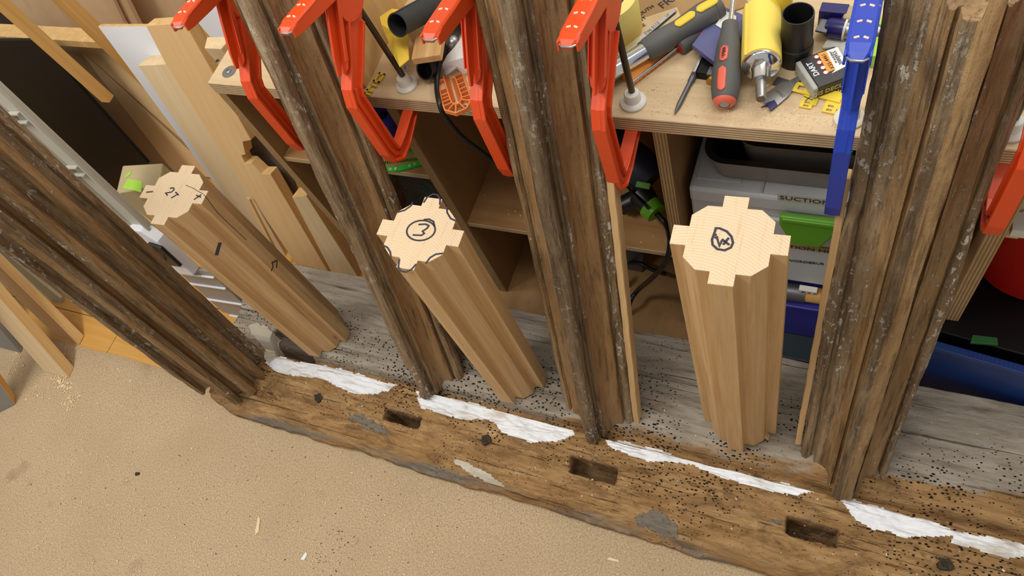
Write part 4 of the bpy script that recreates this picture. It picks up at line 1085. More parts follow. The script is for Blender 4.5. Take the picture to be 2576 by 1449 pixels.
# orange comb gauge
zg = z0 + .0065
M, lx, ly = quad((1145, 284), (1121, 190), (1186, 262), zg)
r = thing('comb_gauge', 'orange plastic comb gauge lying over the bench edge', 'gauge', M)
def L2(p): v = loc(M, p, zg); return (v.x, v.y)
z4 = lambda pts: [(1080 + x / 6.9, 90 + y / 6.9) for x, y in pts]
outer = [L2(p) for p in z4([(120, 700), (170, 900), (215, 1130), (270, 1290), (460, 1340), (640, 1260), (735, 1105), (640, 850), (560, 620)])]
inner = [L2(p) for p in z4([(235, 680), (300, 900), (350, 1060), (385, 1150), (430, 1190), (500, 1180), (555, 1110), (560, 1050), (500, 870), (430, 680)])]
g = G(); g.ribbon(outer, .0022, -.006, .001, 'z'); g.ribbon(inner, .0020, -.006, .001, 'z')
build('rim', g, MT['orangep'], r, bevel=.0003, seg=1)
for a, b in (((150, 790), (255, 750)), ((185, 950), (300, 910)), ((205, 1040), (330, 990)), ((220, 1090), (345, 1045)), ((235, 1150), (355, 1100)), ((255, 1215), (378, 1165)), ((335, 1285), (412, 1190)), ((455, 1330), (462, 1195)), ((610, 1250), (520, 1165)), ((715, 1130), (562, 1100)), ((690, 1030), (560, 1070)), ((665, 950), (545, 1000)), ((640, 880), (520, 930)), ((615, 800), (495, 850)), ((590, 720), (470, 770)), ((565, 650), (445, 700))):
    pa, pb = [L2(p) for p in z4([a, b])]
    g = G(); g.ribbon([pa, pb], .0017, -.0055, .0005, 'z'); build('rung', g, MT['orangep'], r)
g = G()
for side in (0, 1):
    ia, ib = [L2(p) for p in (z4([(255, 720), (375, 1130)]) if side == 0 else z4([(440, 720), (545, 1080)]))]
    oa, ob = [L2(p) for p in (z4([(325, 690), (435, 1090)]) if side == 0 else z4([(370, 720), (480, 1090)]))]
    for k in range(20):
        f = k / 19; p = (ia[0] + (ib[0] - ia[0]) * f, ia[1] + (ib[1] - ia[1]) * f); q_ = (oa[0] + (ob[0] - oa[0]) * f, oa[1] + (ob[1] - oa[1]) * f)
        g.ribbon([p, q_], .0006, -.005, -.002, 'z')
o = build('comb_teeth', g, MT['orangep'], r); o['kind'] = 'stuff'
# masking tape roll on its side
pc = at(1538, 90, z=z0)
g = G(); Mr = T((pc.x, pc.y + .006, z0 + .0003))
r = thing('masking_tape', 'roll of pale yellow masking tape standing behind the fourth orange clamp', 'tape roll', Mr)
g.lathe([(.026, 0), (.0405, 0), (.041, .001), (.041, .059), (.0405, .060), (.026, .060), (.026, 0)], 44, cap=False); build('tape', g, MT['tape'], r, smooth=True)
g = G(); g.lathe([(.0235, .0005), (.026, .0005), (.026, .0598), (.0235, .0598), (.0235, .0005)], 40, cap=False); build('core', g, MT['dnavy'], r, smooth=True)
# cardboard with printing behind the tools
M, lx, ly = quad((1575, 88), (1660, 60), (1575, 20), z0 + .0012)
g = G(); g.box((-.02, -.02, -.001), (.16, .085, .0008)); r = tag(build('cardboard', g, MT['card'], M=M), 'brown printed cardboard sheet behind the chrome spanner', 'cardboard')
g = G(); v = loc(M, (1620, 60), z0); g.box((-.018, -.018, .0008), (.075, v.y + .008, .0013)); build('label_panel', g, MT['boardp'], r)
for i, s_ in enumerate(('DARTMOUTH', 'KENT', 'BEE')): ptext(s_, .0085, T((.022, .016 - .011 * i + .01, .0016)) @ RZ(.35), MT['ink'], r, condense=1.0)
ptext('FRAGILE', .018, T((.085, .042, .0012)) @ RZ(.4), MT['ink'], r)
# black box put in to fill the dark recess at the back
M = T((-0.34, 0.862, z0 + .0004))
g = G(); g.box((0, 0, 0), (.20, .075, .05)); r = tag(build('tool_case', g, MT['blackm'], M=M, bevel=.004), 'black box filling the dark recess at the back of the bench behind the hammer', 'case')
# chrome spanner
a = at(1524, 172, z=z0 + .026); b = at(1700, 26, z=z0 + .026)
M = flatf(a, b); Ls = (b - a).length
r = thing('chrome_spanner', 'long chrome spanner with raised lettering beside the grey hammer grip', 'spanner', M)
g = G(); R = []
for t_, hw, th in ((-.05, .0062, .0035), (0, .0064, .0035), (Ls * .5, .0052, .003), (Ls * .52, .0044, .0028), (Ls * .97, .0040, .0026), (Ls, .0028, .002)):
    R.append([(t_, -hw, -th * .3), (t_, -hw * .75, th), (t_, hw * .75, th), (t_, hw, -th * .3), (t_, hw * .75, -th), (t_, -hw * .75, -th)])
g.rings(R); build('shank', g, MT['chrome'], r, bevel=.0004, seg=1)
ptext('DIN 3113', .0062, T((Ls * .66, 0, .0032)), MT['steel'], r); ptext('19', .0062, T((Ls * .88, 0, .0030)), MT['steel'], r); ptext('3011T', .0070, T((Ls * .24, 0, .0038)), MT['steel'], r)
# hammer: chrome tubular shaft and grey grip with two yellow inserts
a = at(1524, 188, z=z0 + .022); b = at(1622, 126, z=z0 + .024); c = at(1815, 12, z=z0 + .027)
M = frame(a, c - a, (0, 0, 1)); Lt = (c - a).length; Lg = (b - a).length
r = thing('hammer', 'hammer with chrome shaft and dirty grey grip with two yellow inserts', 'hammer', M)
g = G(); g.lathe([(.0115, -.06), (.0115, Lg + .01)], 28); build('shaft', g, MT['chrome'], r, smooth=True)
g = G(); prof = [(.0128, Lg - .001), (.0150, Lg + .003), (.0158, Lg + .02), (.0150, Lg + .035), (.0142, Lg + .05), (.0160, Lg + .07), (.0172, Lg + .085), (.0160, Lg + .10), (.0168, Lt - .012), (.0150, Lt - .003), (.008, Lt), (.0005, Lt + .0005)]
g.lathe(prof, 30); gp = build('grip', g, MT['rubber'], r, smooth=True)
def inset(parent, za, zb, w_, Rr, ang, mat, name='insert', M0=None):
    g = G(); m_ = 10; rows = []
    for i in range(m_ + 1):
        t_ = i / m_; z = za + (zb - za) * t_
        e = min(t_, 1 - t_) * (zb - za); hw = w_ * math.sqrt(max(0.02, 1 - max(0, 1 - e / w_) ** 2))
        rad = np.interp(z, *Rr) + .0007
        rows.append([(rad * math.cos(ang + s_ * hw / rad), rad * math.sin(ang + s_ * hw / rad), z) for s_ in (-1, -.5, 0, .5, 1)])
    g.rings(rows, closed=False, cap=False); o = build(name, g, mat, parent, smooth=True, fix=False)
    so = o.modifiers.new('thick', 'SOLIDIFY'); so.thickness = .0012; so.offset = 0
    return o
Rr = ([p[1] for p in prof], [p[0] for p in prof])
up = PI / 2
def pxz(px, M, zl): v = M.inverted() @ at(*px, z=zl); return v.z
za, zb = pxz((1697, 62), M, z0 + .04), pxz((1742, 28), M, z0 + .04)
o = inset(gp, za, zb, .0058, Rr, up + .15, MT['yellow']); o['label'] = 'yellow insert'
za2, zb2 = pxz((1752, 28), M, z0 + .042), pxz((1804, -4), M, z0 + .042)
o = inset(gp, za2, zb2, .0058, Rr, up + .15, MT['yellow']); o['label'] = 'yellow insert'
# grey steel tube under the hammer
a = at(1510, 212, z=z0 + .0105); b = at(1598, 152, z=z0 + .0105)
g = G(); g.tube([a + (a - b) * .4, b + (b - a) * .25], .0092, 20); tag(build('steel_tube', g, MT['greymetal'], smooth=True), 'dull grey steel tube lying under the chrome hammer shaft', 'tube')
# orange wedge with ruled ticks
M, lx, ly = quad((1556, 196), (1598, 216), (1660, 122), z0)
g = G(); P = [at(*p, z=z0) for p in [(1558, 198), (1595, 217), (1684, 145), (1668, 112)]]; Pm = [M.inverted() @ v for v in P]
g.add([(v.x, v.y, .0004) for v in Pm] + [(Pm[0].x, Pm[0].y, .020), (Pm[1].x, Pm[1].y, .006), (Pm[2].x, Pm[2].y, .006), (Pm[3].x, Pm[3].y, .024)], [(0, 3, 2, 1), (4, 5, 6, 7), (0, 1, 5, 4), (1, 2, 6, 5), (2, 3, 7, 6), (3, 0, 4, 7)])
r = tag(build('orange_wedge', g, MT['orangew'], M=M, bevel=.0008), 'orange ruled wedge under the chrome hammer shaft', 'wedge')
p1, p2 = Pm[1], Pm[2]
for k in range(9):
    f = k / 9 + .05; c = p1.lerp(p2, f); g = G(); d = (p2 - p1).normalized()
    n_ = Vector((d.y, -d.x, 0)) * .0006; n_ = n_ if (p1 + n_ - Pm[0]).length > (p1 - n_ - Pm[0]).length else -n_
    a_ = c + n_; h_ = .0055 if k % 2 == 0 else .0038
    g.add([(a_.x, a_.y, .001), (a_.x + d.x * .0006, a_.y + d.y * .0006, .001), (a_.x + d.x * .0006, a_.y + d.y * .0006, h_), (a_.x, a_.y, h_)], [(0, 1, 2, 3)]); build('tick', g, MT['ink'], r, fix=False)
# slim screwdriver with red collar
a = at(1588, 210, z=z0 + .006); b = at(1706, 118, z=z0 + .011); c = at(1782, 58, z=z0 + .013)
M = frame(a, c - a, (0, 0, 1)); Lt = (c - a).length; Lg = (b - a).length
r = thing('slim_screwdriver', 'slim screwdriver with bright shaft, black handle and red collar under the hammer grip', 'screwdriver', M)
g = G(); g.tube([(0, 0, -.004), (0, 0, Lg + .004)], .0021, 12); build('shaft', g, MT['chrome'], r, smooth=True)
g = G(); g.lathe([(.0098, Lg), (.0118, Lg + .002), (.0122, Lg + .03), (.0118, Lt), (.0005, Lt + .004)], 24); build('handle', g, MT['rubber'], r, smooth=True)
g = G(); g.lathe([(.0005, Lg - .0008), (.0092, Lg - .0006), (.0096, Lg), (.0096, Lg + .001)], 24); build('collar', g, MT['dred'], r, smooth=True)
g = G(); g.lathe([(.0124, Lt * .82), (.0126, Lt * .84), (.0126, Lt * .92), (.0124, Lt * .94)], 24); build('ring', g, MT['dred'], r, smooth=True)
# navy plastic case with pale label, propped on a black hinge
Pn = [(1742, 110), (1812, 12), (1880, 40), (1842, 168), (1806, 162)]; zn = [.022, .020, .021, .022, .023]
q = [at(*p, z=z0 + h_) for p, h_ in zip(Pn, zn)]
r = thing('navy_case', 'navy plastic case with a pale label under the grey screwdriver', 'case', T(q[0]))
g = G(); qq = [v - q[0] for v in q]
g.add([tuple(v) for v in qq] + [(v.x, v.y, v.z - .008) for v in qq], [(0, 1, 2, 3, 4), (9, 8, 7, 6, 5)] + [(i, 5 + i, 5 + (i + 1) % 5, (i + 1) % 5) for i in range(5)])
build('lid', g, MT['navy'], r, bevel=.0015)
g = G(); e = [at(*p, z=z0 + .0235) - q[0] for p in [(1740, 112), (1748, 104), (1812, 152), (1806, 163)]]
g.add([tuple(v) for v in e] + [(v.x, v.y, v.z - .0085) for v in e], [(0, 1, 2, 3), (7, 6, 5, 4)] + [(i, 4 + i, 4 + (i + 1) % 4, (i + 1) % 4) for i in range(4)]); build('hinge_edge', g, MT['navy'], r, bevel=.001)
g = G(); e = [at(*p, z=z0 + .0224) - q[0] for p in [(1800, 62), (1824, 27), (1852, 40), (1850, 78), (1822, 76)]]
g.add([tuple(v) for v in e] + [(v.x, v.y, v.z - .0006) for v in e], [(0, 1, 2, 3, 4), (9, 8, 7, 6, 5)] + [(i, 5 + i, 5 + (i + 1) % 5, (i + 1) % 5) for i in range(5)]); build('label_patch', g, MT['paper'], r)['label'] = 'pale paper label'
M, lx, ly = quad((1748, 198), (1804, 207), (1768, 138), z0)
r = thing('hinged_tool', 'black hinged metal tool with brass stud under the navy case', 'tool', M)
g = G(); g.box((0.002, 0, .0004), (lx, ly, .0125)); build('body', g, MT['blackm'], r, bevel=.0012)
g = G(); g.box((-.0025, -.001, .004), (.0018, ly + .004, .014)); build('bar', g, MT['steel'], r, bevel=.0008)
g = G(); g.tube([(lx * .78, -.0065, .006), (lx * .78, .002, .006)], .0056, 18); build('stud', g, MT['brass'], r, smooth=True)
g = G(); g.box((lx * .55, -.001, .010), (lx * .95, ly * .3, .0132)); build('plate', g, MT['greymetal'], r, bevel=.0006)
# steel driver bit
a = at(1698, 284, z=z0 + .0035); b = at(1745, 190, z=z0 + .0045)
M = frame(a, b - a, (0, 0, 1)); Lr = (b - a).length
g = G(); g.lathe([(.0006, -.001), (.0022, .006), (.0030, .012), (.0032, .014), (.0032, Lr - .012), (.0042, Lr - .010), (.0042, Lr + .006)], 14)
tag(build('driver_bit', g, MT['greymetal'], M=M, smooth=True), 'long steel screwdriver bit lying on the bench, left of the navy case', 'driver bit')
# grey and red screwdriver
a = at(1822, 262, z=z0 + .0178); b = at(1836, 72, z=z0 + .036); c = at(1846, -20, z=z0 + .046)
M = frame(a, b - a, (0, 0, 1)); Lg = (b - a).length
r = thing('screwdriver', 'stout grey screwdriver with two orange-red inserts lying handle forward', 'screwdriver', M)
prof = [(.0005, -.0010), (.0090, 0), (.0128, .0030), (.0148, .008), (.0172, .022), (.0174, .042), (.0156, .060), (.0148, .066), (.0144, .078), (.0112, .095), (.0098, .112), (.0096, Lg - .006), (.0088, Lg), (.0005, Lg + .001)]
g = G(); g.lathe(prof, 30); hd = build('handle', g, MT['rubber'], r, smooth=True)
g = G(); g.lathe([(.0066, -.0012), (.0110, .0006), (.0131, .0030), (.0136, .0042)], 28, cap=False); build('end_ring', g, MT['red'], hd, smooth=True)
g = G(); g.lathe([(.0004, -.0016), (.0056, -.0012), (.0064, -.0004)], 20, cap=False); build('end_disc', g, MT['clearp'], hd, smooth=True)
Rr = ([p[1] for p in prof], [p[0] for p in prof])
def pxl(px, h_): return (M.inverted() @ at(*px, z=z0 + h_)).z
camd = (M.inverted().to_3x3() @ (Vector(CAM) - b)); ang = math.atan2(camd.y, camd.x)
off_ = (M.inverted() @ at(1817, 210, z=z0 + .025)); ang1 = math.atan2(off_.y, off_.x); dv_ = (ang1 - ang + PI) % (2 * PI) - PI; ang1 = ang + (0.32 if dv_ > 0 else -0.32)
o = inset(hd, pxl((1815, 236), .027), pxl((1822, 184), .027), .0052, Rr, ang1, MT['red']); o['label'] = 'orange-red insert'
o = inset(hd, pxl((1820, 173), .026), pxl((1828, 137), .026), .0052, Rr, ang1, MT['red']); o['label'] = 'orange-red insert'
zc = pxl((1824, 155), .028); rad = float(np.interp(zc, *Rr)) + .0016
Ft = Matrix.Identity(4)
zx = Vector((0, 0, 1)); nr = Vector((math.cos(ang1), math.sin(ang1), 0)); tx = -zx; ty = nr.cross(tx)
for i in range(3): Ft[i][0] = tx[i]; Ft[i][1] = ty[i]; Ft[i][2] = nr[i]; Ft[i][3] = (nr * rad + zx * zc)[i]
ptext('Wickes', .0062, Ft, MT['ink'], hd, bold=True)
lc = M.inverted() @ c
g = G(); g.tube([(0, 0, Lg - .004), lc, lc * 1.3 - Vector((0, 0, Lg * .3))], .0029, 14); build('shaft', g, MT['chrome'], r, smooth=True)
# yellow foam roll on a chrome holder
a = at(1915, 160, z=z0 + .036); b = at(1916, 30, z=z0 + .029)
M = frame(a, b - a, (0, 0, 1)); Lf = (b - a).length
wpx = (at(1962, 100, z=z0 + .04) - at(1861, 100, z=z0 + .04)).length / 2
r = thing('foam_roller', 'yellow foam covered roller with chrome cap and spindle', 'roller', M)
g = G(); g.lathe([(wpx * .2, 0), (wpx, 0.0), (wpx, Lf * .5), (wpx * .985, Lf), (wpx * .3, Lf)], 44); g.box((wpx * .62, -.006, .0), (wpx * 1.03, -.004, Lf * .99), RZ(.9)); build('foam_cover', g, MT['foam'], r, smooth=True)
g = G(); g.lathe([(.0105, -.030), (.0105, -.012), (.0115, -.0085), (.0200, -.0065), (wpx * .95, -.0045), (wpx * .97, -.002), (wpx * .9, -.0003)], 36); build('cap', g, MT['chrome'], r, smooth=True)
g = G(); g.lathe([(.0050, -.058), (.0058, -.0565), (.0062, -.03), (.0062, -.025)], 20); build('spindle', g, MT['steel'], r, smooth=True)
# black cup / tube standing upright
zt = z0 + .072; ct = at(2008, 34, z=zt)
rt = (at(2051, 36, z=zt) - at(1966, 36, z=zt)).length / 2
M = T((ct.x, ct.y, z0 + .0004))
g = G(); Hh = zt - z0
g.lathe([(rt * 1.08, 0), (rt * 1.08, Hh * .36), (rt * 1.0, Hh * .38), (rt * .985, Hh * .98), (rt * .97, Hh), (rt * .90, Hh), (rt * .88, Hh * .97), (rt * .86, .004), (.0005, .003)], 40, cap=False)
tag(build('black_pipe_fitting', g, MT['black'], M=M, smooth=True), 'upright glossy black pipe fitting beside the yellow foam roller', 'pipe fitting')
# drill bit case lettered DART
zd = z0 + .020
M, lx, ly = quad((2055, 222), (2139, 190), (2008, 152), zd)
ly = abs(ly); 
def Ld(p): v = loc(M, p, zd); return (v.x, v.y)
r = thing('drill_bit_case', 'small cloudy case with black lettered band and orange price sticker', 'case', M)
g = G(); g.box((-.004, 0, -.0195), (lx + .010, ly, -.0006)); g.box((lx + .006, ly * .30, -.017), (lx + .026, ly, -.002)); build('shell', g, MT['clearp'], r, bevel=.002)
q = [Ld(p) for p in [(2059, 216), (2018, 151), (2099, 116), (2134, 169)]]
x0b = .0015; x1b = max(p[0] for p in q)
g = G(); g.box((x0b, -.0006, -.0188), (x1b, ly + .0006, .0002)); bnd = build('band', g, MT['lblack'], r, bevel=.0012); bnd['label'] = 'black printed band'
v0, v1 = Ld((2057, 192)), Ld((2034, 157))
dv = Vector(v1) - Vector(v0); Mt_ = T(((v0[0] + v1[0]) / 2, (v0[1] + v1[1]) / 2, .0005)) @ RZ(math.atan2(dv.y, dv.x))
ptext('DART', dv.length * .36, Mt_, MT['white'], bnd, bold=True)
for p in [(2054, 144), (2061, 158), (2070, 171), (2077, 183)]:
    v = Ld(p); g = G(); g.lathe([(.0032, 0), (.0032, .0003)], 20, T((v[0], v[1], .0003))); g2 = G(); g2.lathe([(.0024, .0003), (.0024, .0005)], 18, T((v[0], v[1], .0003)))
    o = build('roundel', g, MT['dred'], bnd); build_o = build('roundel_centre', g2, MT['paper'], r)
q = [Ld(p) for p in [(2057, 136), (2078, 129), (2101, 175), (2082, 183)]]
g = G(); g.prism(q, .0003, .0007); stc = build('price_sticker', g, MT['sticker'], r)
q2 = [Ld(p) for p in [(2078, 129), (2107, 119), (2133, 165), (2092, 186), (2101, 175)]]
g = G(); g.prism(q2, .0003, .0006); build('white_sticker', g, MT['paper'], r)
a_, b_ = Ld((2094, 172)), Ld((2071, 138)); dv = Vector(b_) - Vector(a_)
ptext('K55-4461', dv.length * .27, T(((a_[0] + b_[0]) / 2, (a_[1] + b_[1]) / 2, .0010)) @ RZ(math.atan2(dv.y, dv.x)), MT['ink'], stc)
a_, b_ = Ld((2117, 163)), Ld((2098, 130)); dv = Vector(b_) - Vector(a_)
ptext('2000J955', dv.length * .27, T(((a_[0] + b_[0]) / 2, (a_[1] + b_[1]) / 2, .0009)) @ RZ(math.atan2(dv.y, dv.x)), MT['ink'], r)
a_, b_ = Ld((2105, 160)), Ld((2088, 130)); dv = Vector(b_) - Vector(a_)
ptext('W AUGSPAY', dv.length * .17, T(((a_[0] + b_[0]) / 2, (a_[1] + b_[1]) / 2, .0009)) @ RZ(math.atan2(dv.y, dv.x)), MT['ink'], r)
ptext('DIS DECLO', .0085, T((lx * .42, -.0010, -.010)) @ RX(PI / 2), plain('pale_gold_print', srgb(206, 198, 140), .6), bnd)
# flat wood bit with blue cutting edge
M, lx, ly = quad((1935, 262), (2010, 200), (1922, 246), z0 + .0035)
def Lw(p): v = loc(M, p, z0 + .0035); return (v.x, v.y)
z9 = lambda pts: [(1740 + x / 9.0577, 130 + y / 9.0577) for x, y in pts]
q = [Lw(p) for p in z9([(1590, 1020), (1830, 850), (2050, 690), (2190, 680), (2355, 590), (2480, 520), (2560, 590), (2360, 740), (2310, 850), (2240, 980), (1955, 1225), (1885, 1105), (1660, 1190), (1640, 1110)])]
r = thing('flat_wood_bit', 'flat steel wood bit with a blue tip in front of the small drill bit case', 'drill bit', M)
g = G(); g.prism(q, -.0012, .0004); build('blade', g, MT['steel'], r, bevel=.0003, seg=1)
q = [Lw(p) for p in z9([(1580, 1270), (1885, 1105), (1955, 1215), (1800, 1345), (1740, 1220)])]
g = G(); g.prism(q, -.0014, .0006); build('tip', g, MT['dnavy'], r)['label'] = 'blue painted tip'
a_, b_ = Lw((1962, 236)), Lw((1975, 216)); ptext('20mm', .006, T((a_[0], a_[1], .0006)) @ RZ(PI * .5 - .1), MT['greymetal'], r)
# scrap steel plate
M, lx, ly = quad((1943, 212), (1975, 222), (1952, 192), z0 + .0012)
g = G(); g.box((0, 0, -.001), (lx, ly, .0006)); tag(build('steel_plate', g, MT['greymetal'], M=M), 'scrap of dusty grey plate under the flat wood bit', 'plate')
# yellow contour gauges
def gauge(label, o_, x_, y_, z_, segs):
    M, lx, ly = quad(o_, x_, y_, z_)
    r = thing('feeler_gauge', label, 'gauge', M, 'flat yellow gauges in front of the small drill bit case')
    g = G(); g.ribbon([(0, ly * .5), (.0001, ly * .5)], .001, 0, .0001, 'z'); g = G()
    bw = abs(ly) / 2
    def pl(a, b, c, d): g.box((min(a, c), min(b, d), -.0010), (max(a, c), max(b, d), .0002))
    # plate with two square holes and a toothed side
    pl(0, 0, lx, ly * .28); pl(0, ly * .72, lx, ly); pl(0, ly * .28, lx * .08, ly * .72); pl(lx * .22, ly * .28, lx * .32, ly * .72); pl(lx * .46, ly * .28, lx, ly * .72)
    build('plate', g, MT['yellow'], r)
    g = G()
    for k in range(14): x = lx * (.30 + .05 * k); g.box((x, min(ly, ly * 1.25), -.001), (x + .0011, max(ly, ly * 1.25), .0001))
    o = build('teeth', g, MT['yellow'], r); o['kind'] = 'stuff'
    return r
gauge('flat yellow toothed gauge lying under the small drill bit case', (1992, 228), (2112, 258), (2004, 205), z0 + .0035, 0)
gauge('yellow gauge leg with a crossed mark pointing at the bench edge', (2010, 268), (2024, 236), (2040, 274), z0 + .0018, 0)
gauge('yellow gauge leg beside the blue clamp, with one square hole', (2067, 280), (2085, 240), (2099, 287), z0 + .0018, 0)
for aa, bb in (((2022, 242), (2044, 252)), ((2042, 240), (2026, 254))):
    a_ = at(*aa, z=z0 + .0022); b_ = at(*bb, z=z0 + .0022)
    g = G(); g.ribbon([(a_.x, a_.y), (b_.x, b_.y)], .0012, z0 + .0021, z0 + .0024, 'z')
    o = build('crossed_mark', g, MT['rubber'])
    gr = [o2 for o2 in COL.objects if o2.name.startswith('feeler_gauge') and 'crossed' in o2.get('label', '')][0]
    o.parent = gr; o.matrix_parent_inverse = gr.matrix_world.inverted()
# bits at the back right of the bench
def boxq(name, label, cat, o_, x_, y_, zt_, th, mat, bev=.001):
    M, lx, ly = quad(o_, x_, y_, zt_)
    g = G(); g.box((0, min(0, ly), -th), (lx, max(0, ly), 0)); return tag(build(name, g, mat, M=M, bevel=bev), label, cat)
boxq('steel_scraper', 'flat grey steel plate between the black pipe fitting and the dark blue handle', 'plate', (2050, 76), (2078, 82), (2052, 42), z0 + .022, .003, MT['greymetal'])
a = at(2078, 68, z=z0 + .016); b = at(2124, 74, z=z0 + .016); M = frame(a, b - a, (0, 0, 1)); Lq = (b - a).length
r = thing('chisel', 'dark blue handled chisel with white collar behind the small drill bit case', 'chisel', M)
g = G(); g.lathe([(.0005, -.002), (.0100, 0), (.0118, .004), (.0122, Lq), (.0005, Lq)], 26); build('handle', g, MT['dnavy'], r, smooth=True)
g = G(); g.lathe([(.0126, Lq), (.0126, Lq + .0025)], 26); build('collar', g, MT['nylon'], r, smooth=True)
g = G(); g.lathe([(.0105, Lq + .0025), (.0108, Lq + .010), (.0112, Lq + .035), (.006, Lq + .05)], 26); build('ferrule', g, MT['steel'], r, smooth=True)
for k in range(4):
    a = at(2070 + k * 3.0, 119 - k * 5.2, z=z0 + .0026 + .0001 * k); b = a + Vector((.06, .012, 0))
    g = G(); g.tube([a, b], .0023, 10); o = tag(build('dowel', g, MT['nylon'], smooth=True), ('lowest', 'second lowest', 'third', 'topmost')[k] + ' thin white dowel of the bundle behind the drill bit case', 'dowel', 'thin white dowels behind the drill bit case')
boxq('wood_strip', 'brown wood strip behind the dark blue chisel handle', 'offcut', (2060, 55), (2140, 62), (2062, 30), z0 + .018, .017, MT['old_warm'])
boxq('blue_scrap', 'dark blue plastic piece at the back of the bench right of the black pipe fitting', 'scrap', (2060, 28), (2130, 34), (2064, 4), z0 + .03, .029, MT['dnavy'])
boxq('pale_rag', 'crumpled pale rag at the back of the bench left of the blue clamp', 'rag', (2118, 44), (2158, 48), (2126, 10), z0 + .03, .029, MT['conc'], .004)
p = at(1990, 2, z=z0 + .05); M = flatf((p.x - .03, .868, z0 + .05), (p.x + .2, .868, z0 + .05))
g = G(); g.box((0, 0, -.0496), (.30, .03, 0)); tag(build('white_rail', g, MT['sysgrey'], M=M, bevel=.002), 'pale grey rail along the back of the bench behind the yellow roller', 'rail')
p = at(2212, 105, z=z0 + .012)
g = G(); g.box((p.x - .006, p.y - .03, z0 + .0004), (p.x + .006, p.y + .03, z0 + .020)); tag(build('lime_strip', g, MT['lime'], bevel=.001), 'bright lime green strip between the blue clamp and the broad crusted post', 'scrap')
p = at(1955, 3, z=z0 + .06)
g = G(); g.lathe([(.014, -.03), (.014, 0), (.012, .004), (.0005, .005)], 24, T((p.x, p.y + .03, z0 + .06))); g.lathe([(.012, -.0596), (.012, -.03)], 20, T((p.x, p.y + .03, z0 + .06))); tag(build('bottle_cap', g, MT['yellow'], smooth=True), 'yellow bottle cap at the top edge behind the black pipe fitting', 'cap')

# ================================================================ under the bench
# left bay: blue tool and green gauge on the upper shelf, printed dark board below
zs = z1s
P = [at(*p, z=zs + .02) for p in [(938, 280), (985, 278), (1004, 325), (985, 340), (962, 322)]]
r = thing('blue_plastic_holder', 'blue-violet plastic holder on the left cupboard shelf behind the orange clamp', 'holder', T(P[0]))
g = G(); g.prism([((v - P[0]).x, (v - P[0]).y) for v in P], -.0195, .02); build('body', g, MT['bluebox'], r, bevel=.002)
c = sum(P, Vector()) / 5 - P[0]
g = G(); g.lathe([(.009, .0202), (.009, .0206)], 18, T((c.x, c.y, 0))); build('recess', g, MT['blackm'], r)
zg = zs + .004
Pg = [at(*p, z=zg) for p in [(960, 418), (1060, 412), (1066, 404), (1032, 330), (1018, 352), (990, 330)]]
r = thing('green_comb_gauge', 'bright green plastic comb gauge on the left cupboard shelf', 'gauge', T(Pg[0]))
lp = [((v - Pg[0]).x, (v - Pg[0]).y) for v in Pg]
def bar(a, b, w_, nm='bar'):
    g = G(); g.ribbon([a, b], w_, -.0035, .0, 'z'); return build(nm, g, MT['green'], r, bevel=.0003, seg=1)
def lg(px): v = at(*px, z=zg) - Pg[0]; return (v.x, v.y)
bar(lg((958, 424)), lg((1000, 424)), .010); bar(lg((1000, 424)), lg((1060, 408)), .012); bar(lg((1058, 404)), lg((1022, 355)), .003); bar(lg((1068, 405)), lg((1028, 340)), .003); bar(lg((1000, 330)), lg((1030, 352)), .004)
bar(lg((956, 384)), lg((1000, 386)), .003); bar(lg((1010, 378)), lg((1050, 384)), .003)
g = G()
for k in range(16): g.ribbon([lg((966 + k * 5.4, 410 - k * .6)), lg((966 + k * 5.4, 403 - k * .6))], .0008, -.003, -.001, 'z')
for k in range(9): g.ribbon([lg((1032 + k * 3.6, 352 + k * 6.4)), lg((1026 + k * 3.6, 356 + k * 6.4))], .001, -.003, -.001, 'z')
o = build('comb_teeth', g, MT['green'], r); o['kind'] = 'stuff'
for p in ((982, 425), (995, 424), (1030, 417), (1043, 412)):
    a = lg(p); g = G(); g.box((a[0] - .0024, a[1] - .0024, .0001), (a[0] + .0024, a[1] + .0024, .0003)); build('window', g, MT['boardp'], r)
Mb = leanf((xd1 - .10, .70, 0.16), 0.25)
g = G(); g.box((-.12, 0, -.140), (.078, .010, .21)); r = tag(build('printed_board', g, MT['darkboard'], M=Mb), 'dark printed board leaning in the left cupboard below the shelf', 'board')
for s_, px, sz, mt, ro in (('PISHE', (1018, 478), .026, 'rod', 1.0), ('+ OK', (1046, 500), .022, 'rod', 1.0), ('IP', (985, 445), .04, 'greenprint', 1.0), ('03', (1072, 470), .04, 'greenprint', 1.0)):
    v = on(px[0], px[1], Mb)
    ptext(s_, sz, T((v.x, -.0006, v.z)) @ RX(PI / 2) @ RZ(ro * .9), MT[mt], r)
# middle bay: corded sander with green collar
zq = z2s
Mq = T((0, 0, 0))
a = at(1655, 540, y=.70); cx = a.x
r = thing('sander', 'dark corded power sander with green collar on the middle cupboard shelf', 'power tool', T((at(1600, 470, z=zq + .05).x, at(1600, 470, z=zq + .05).y, zq + .0005)))
O = Vector(r.matrix_world.translation)
def lq(px, h_): return at(*px, z=zq + h_) - O
A = lq((1560, 380), .085); B = lq((1640, 455), .06); C = lq((1608, 505), .045); D = lq((1665, 550), .04)
g = G(); g.tube([A + (A - B) * .4, A, (A + B) / 2, B], [.030, .034, .036, .030], 18); hb = build('body', g, plain('deep_navy_plastic', srgb(40, 42, 58), .45, var=.2), r, smooth=True)
g = G(); g.tube([lq((1560, 520), .032), lq((1600, 500), .040), lq((1640, 490), .046)], [.016, .017, .020], 18); build('dust_port', g, MT['black'], r, smooth=True)
g = G(); g.tube([lq((1556, 524), .031), lq((1554, 526), .031)], [.0125, .0125], 16); build('port_mouth', g, MT['blackm'], r)
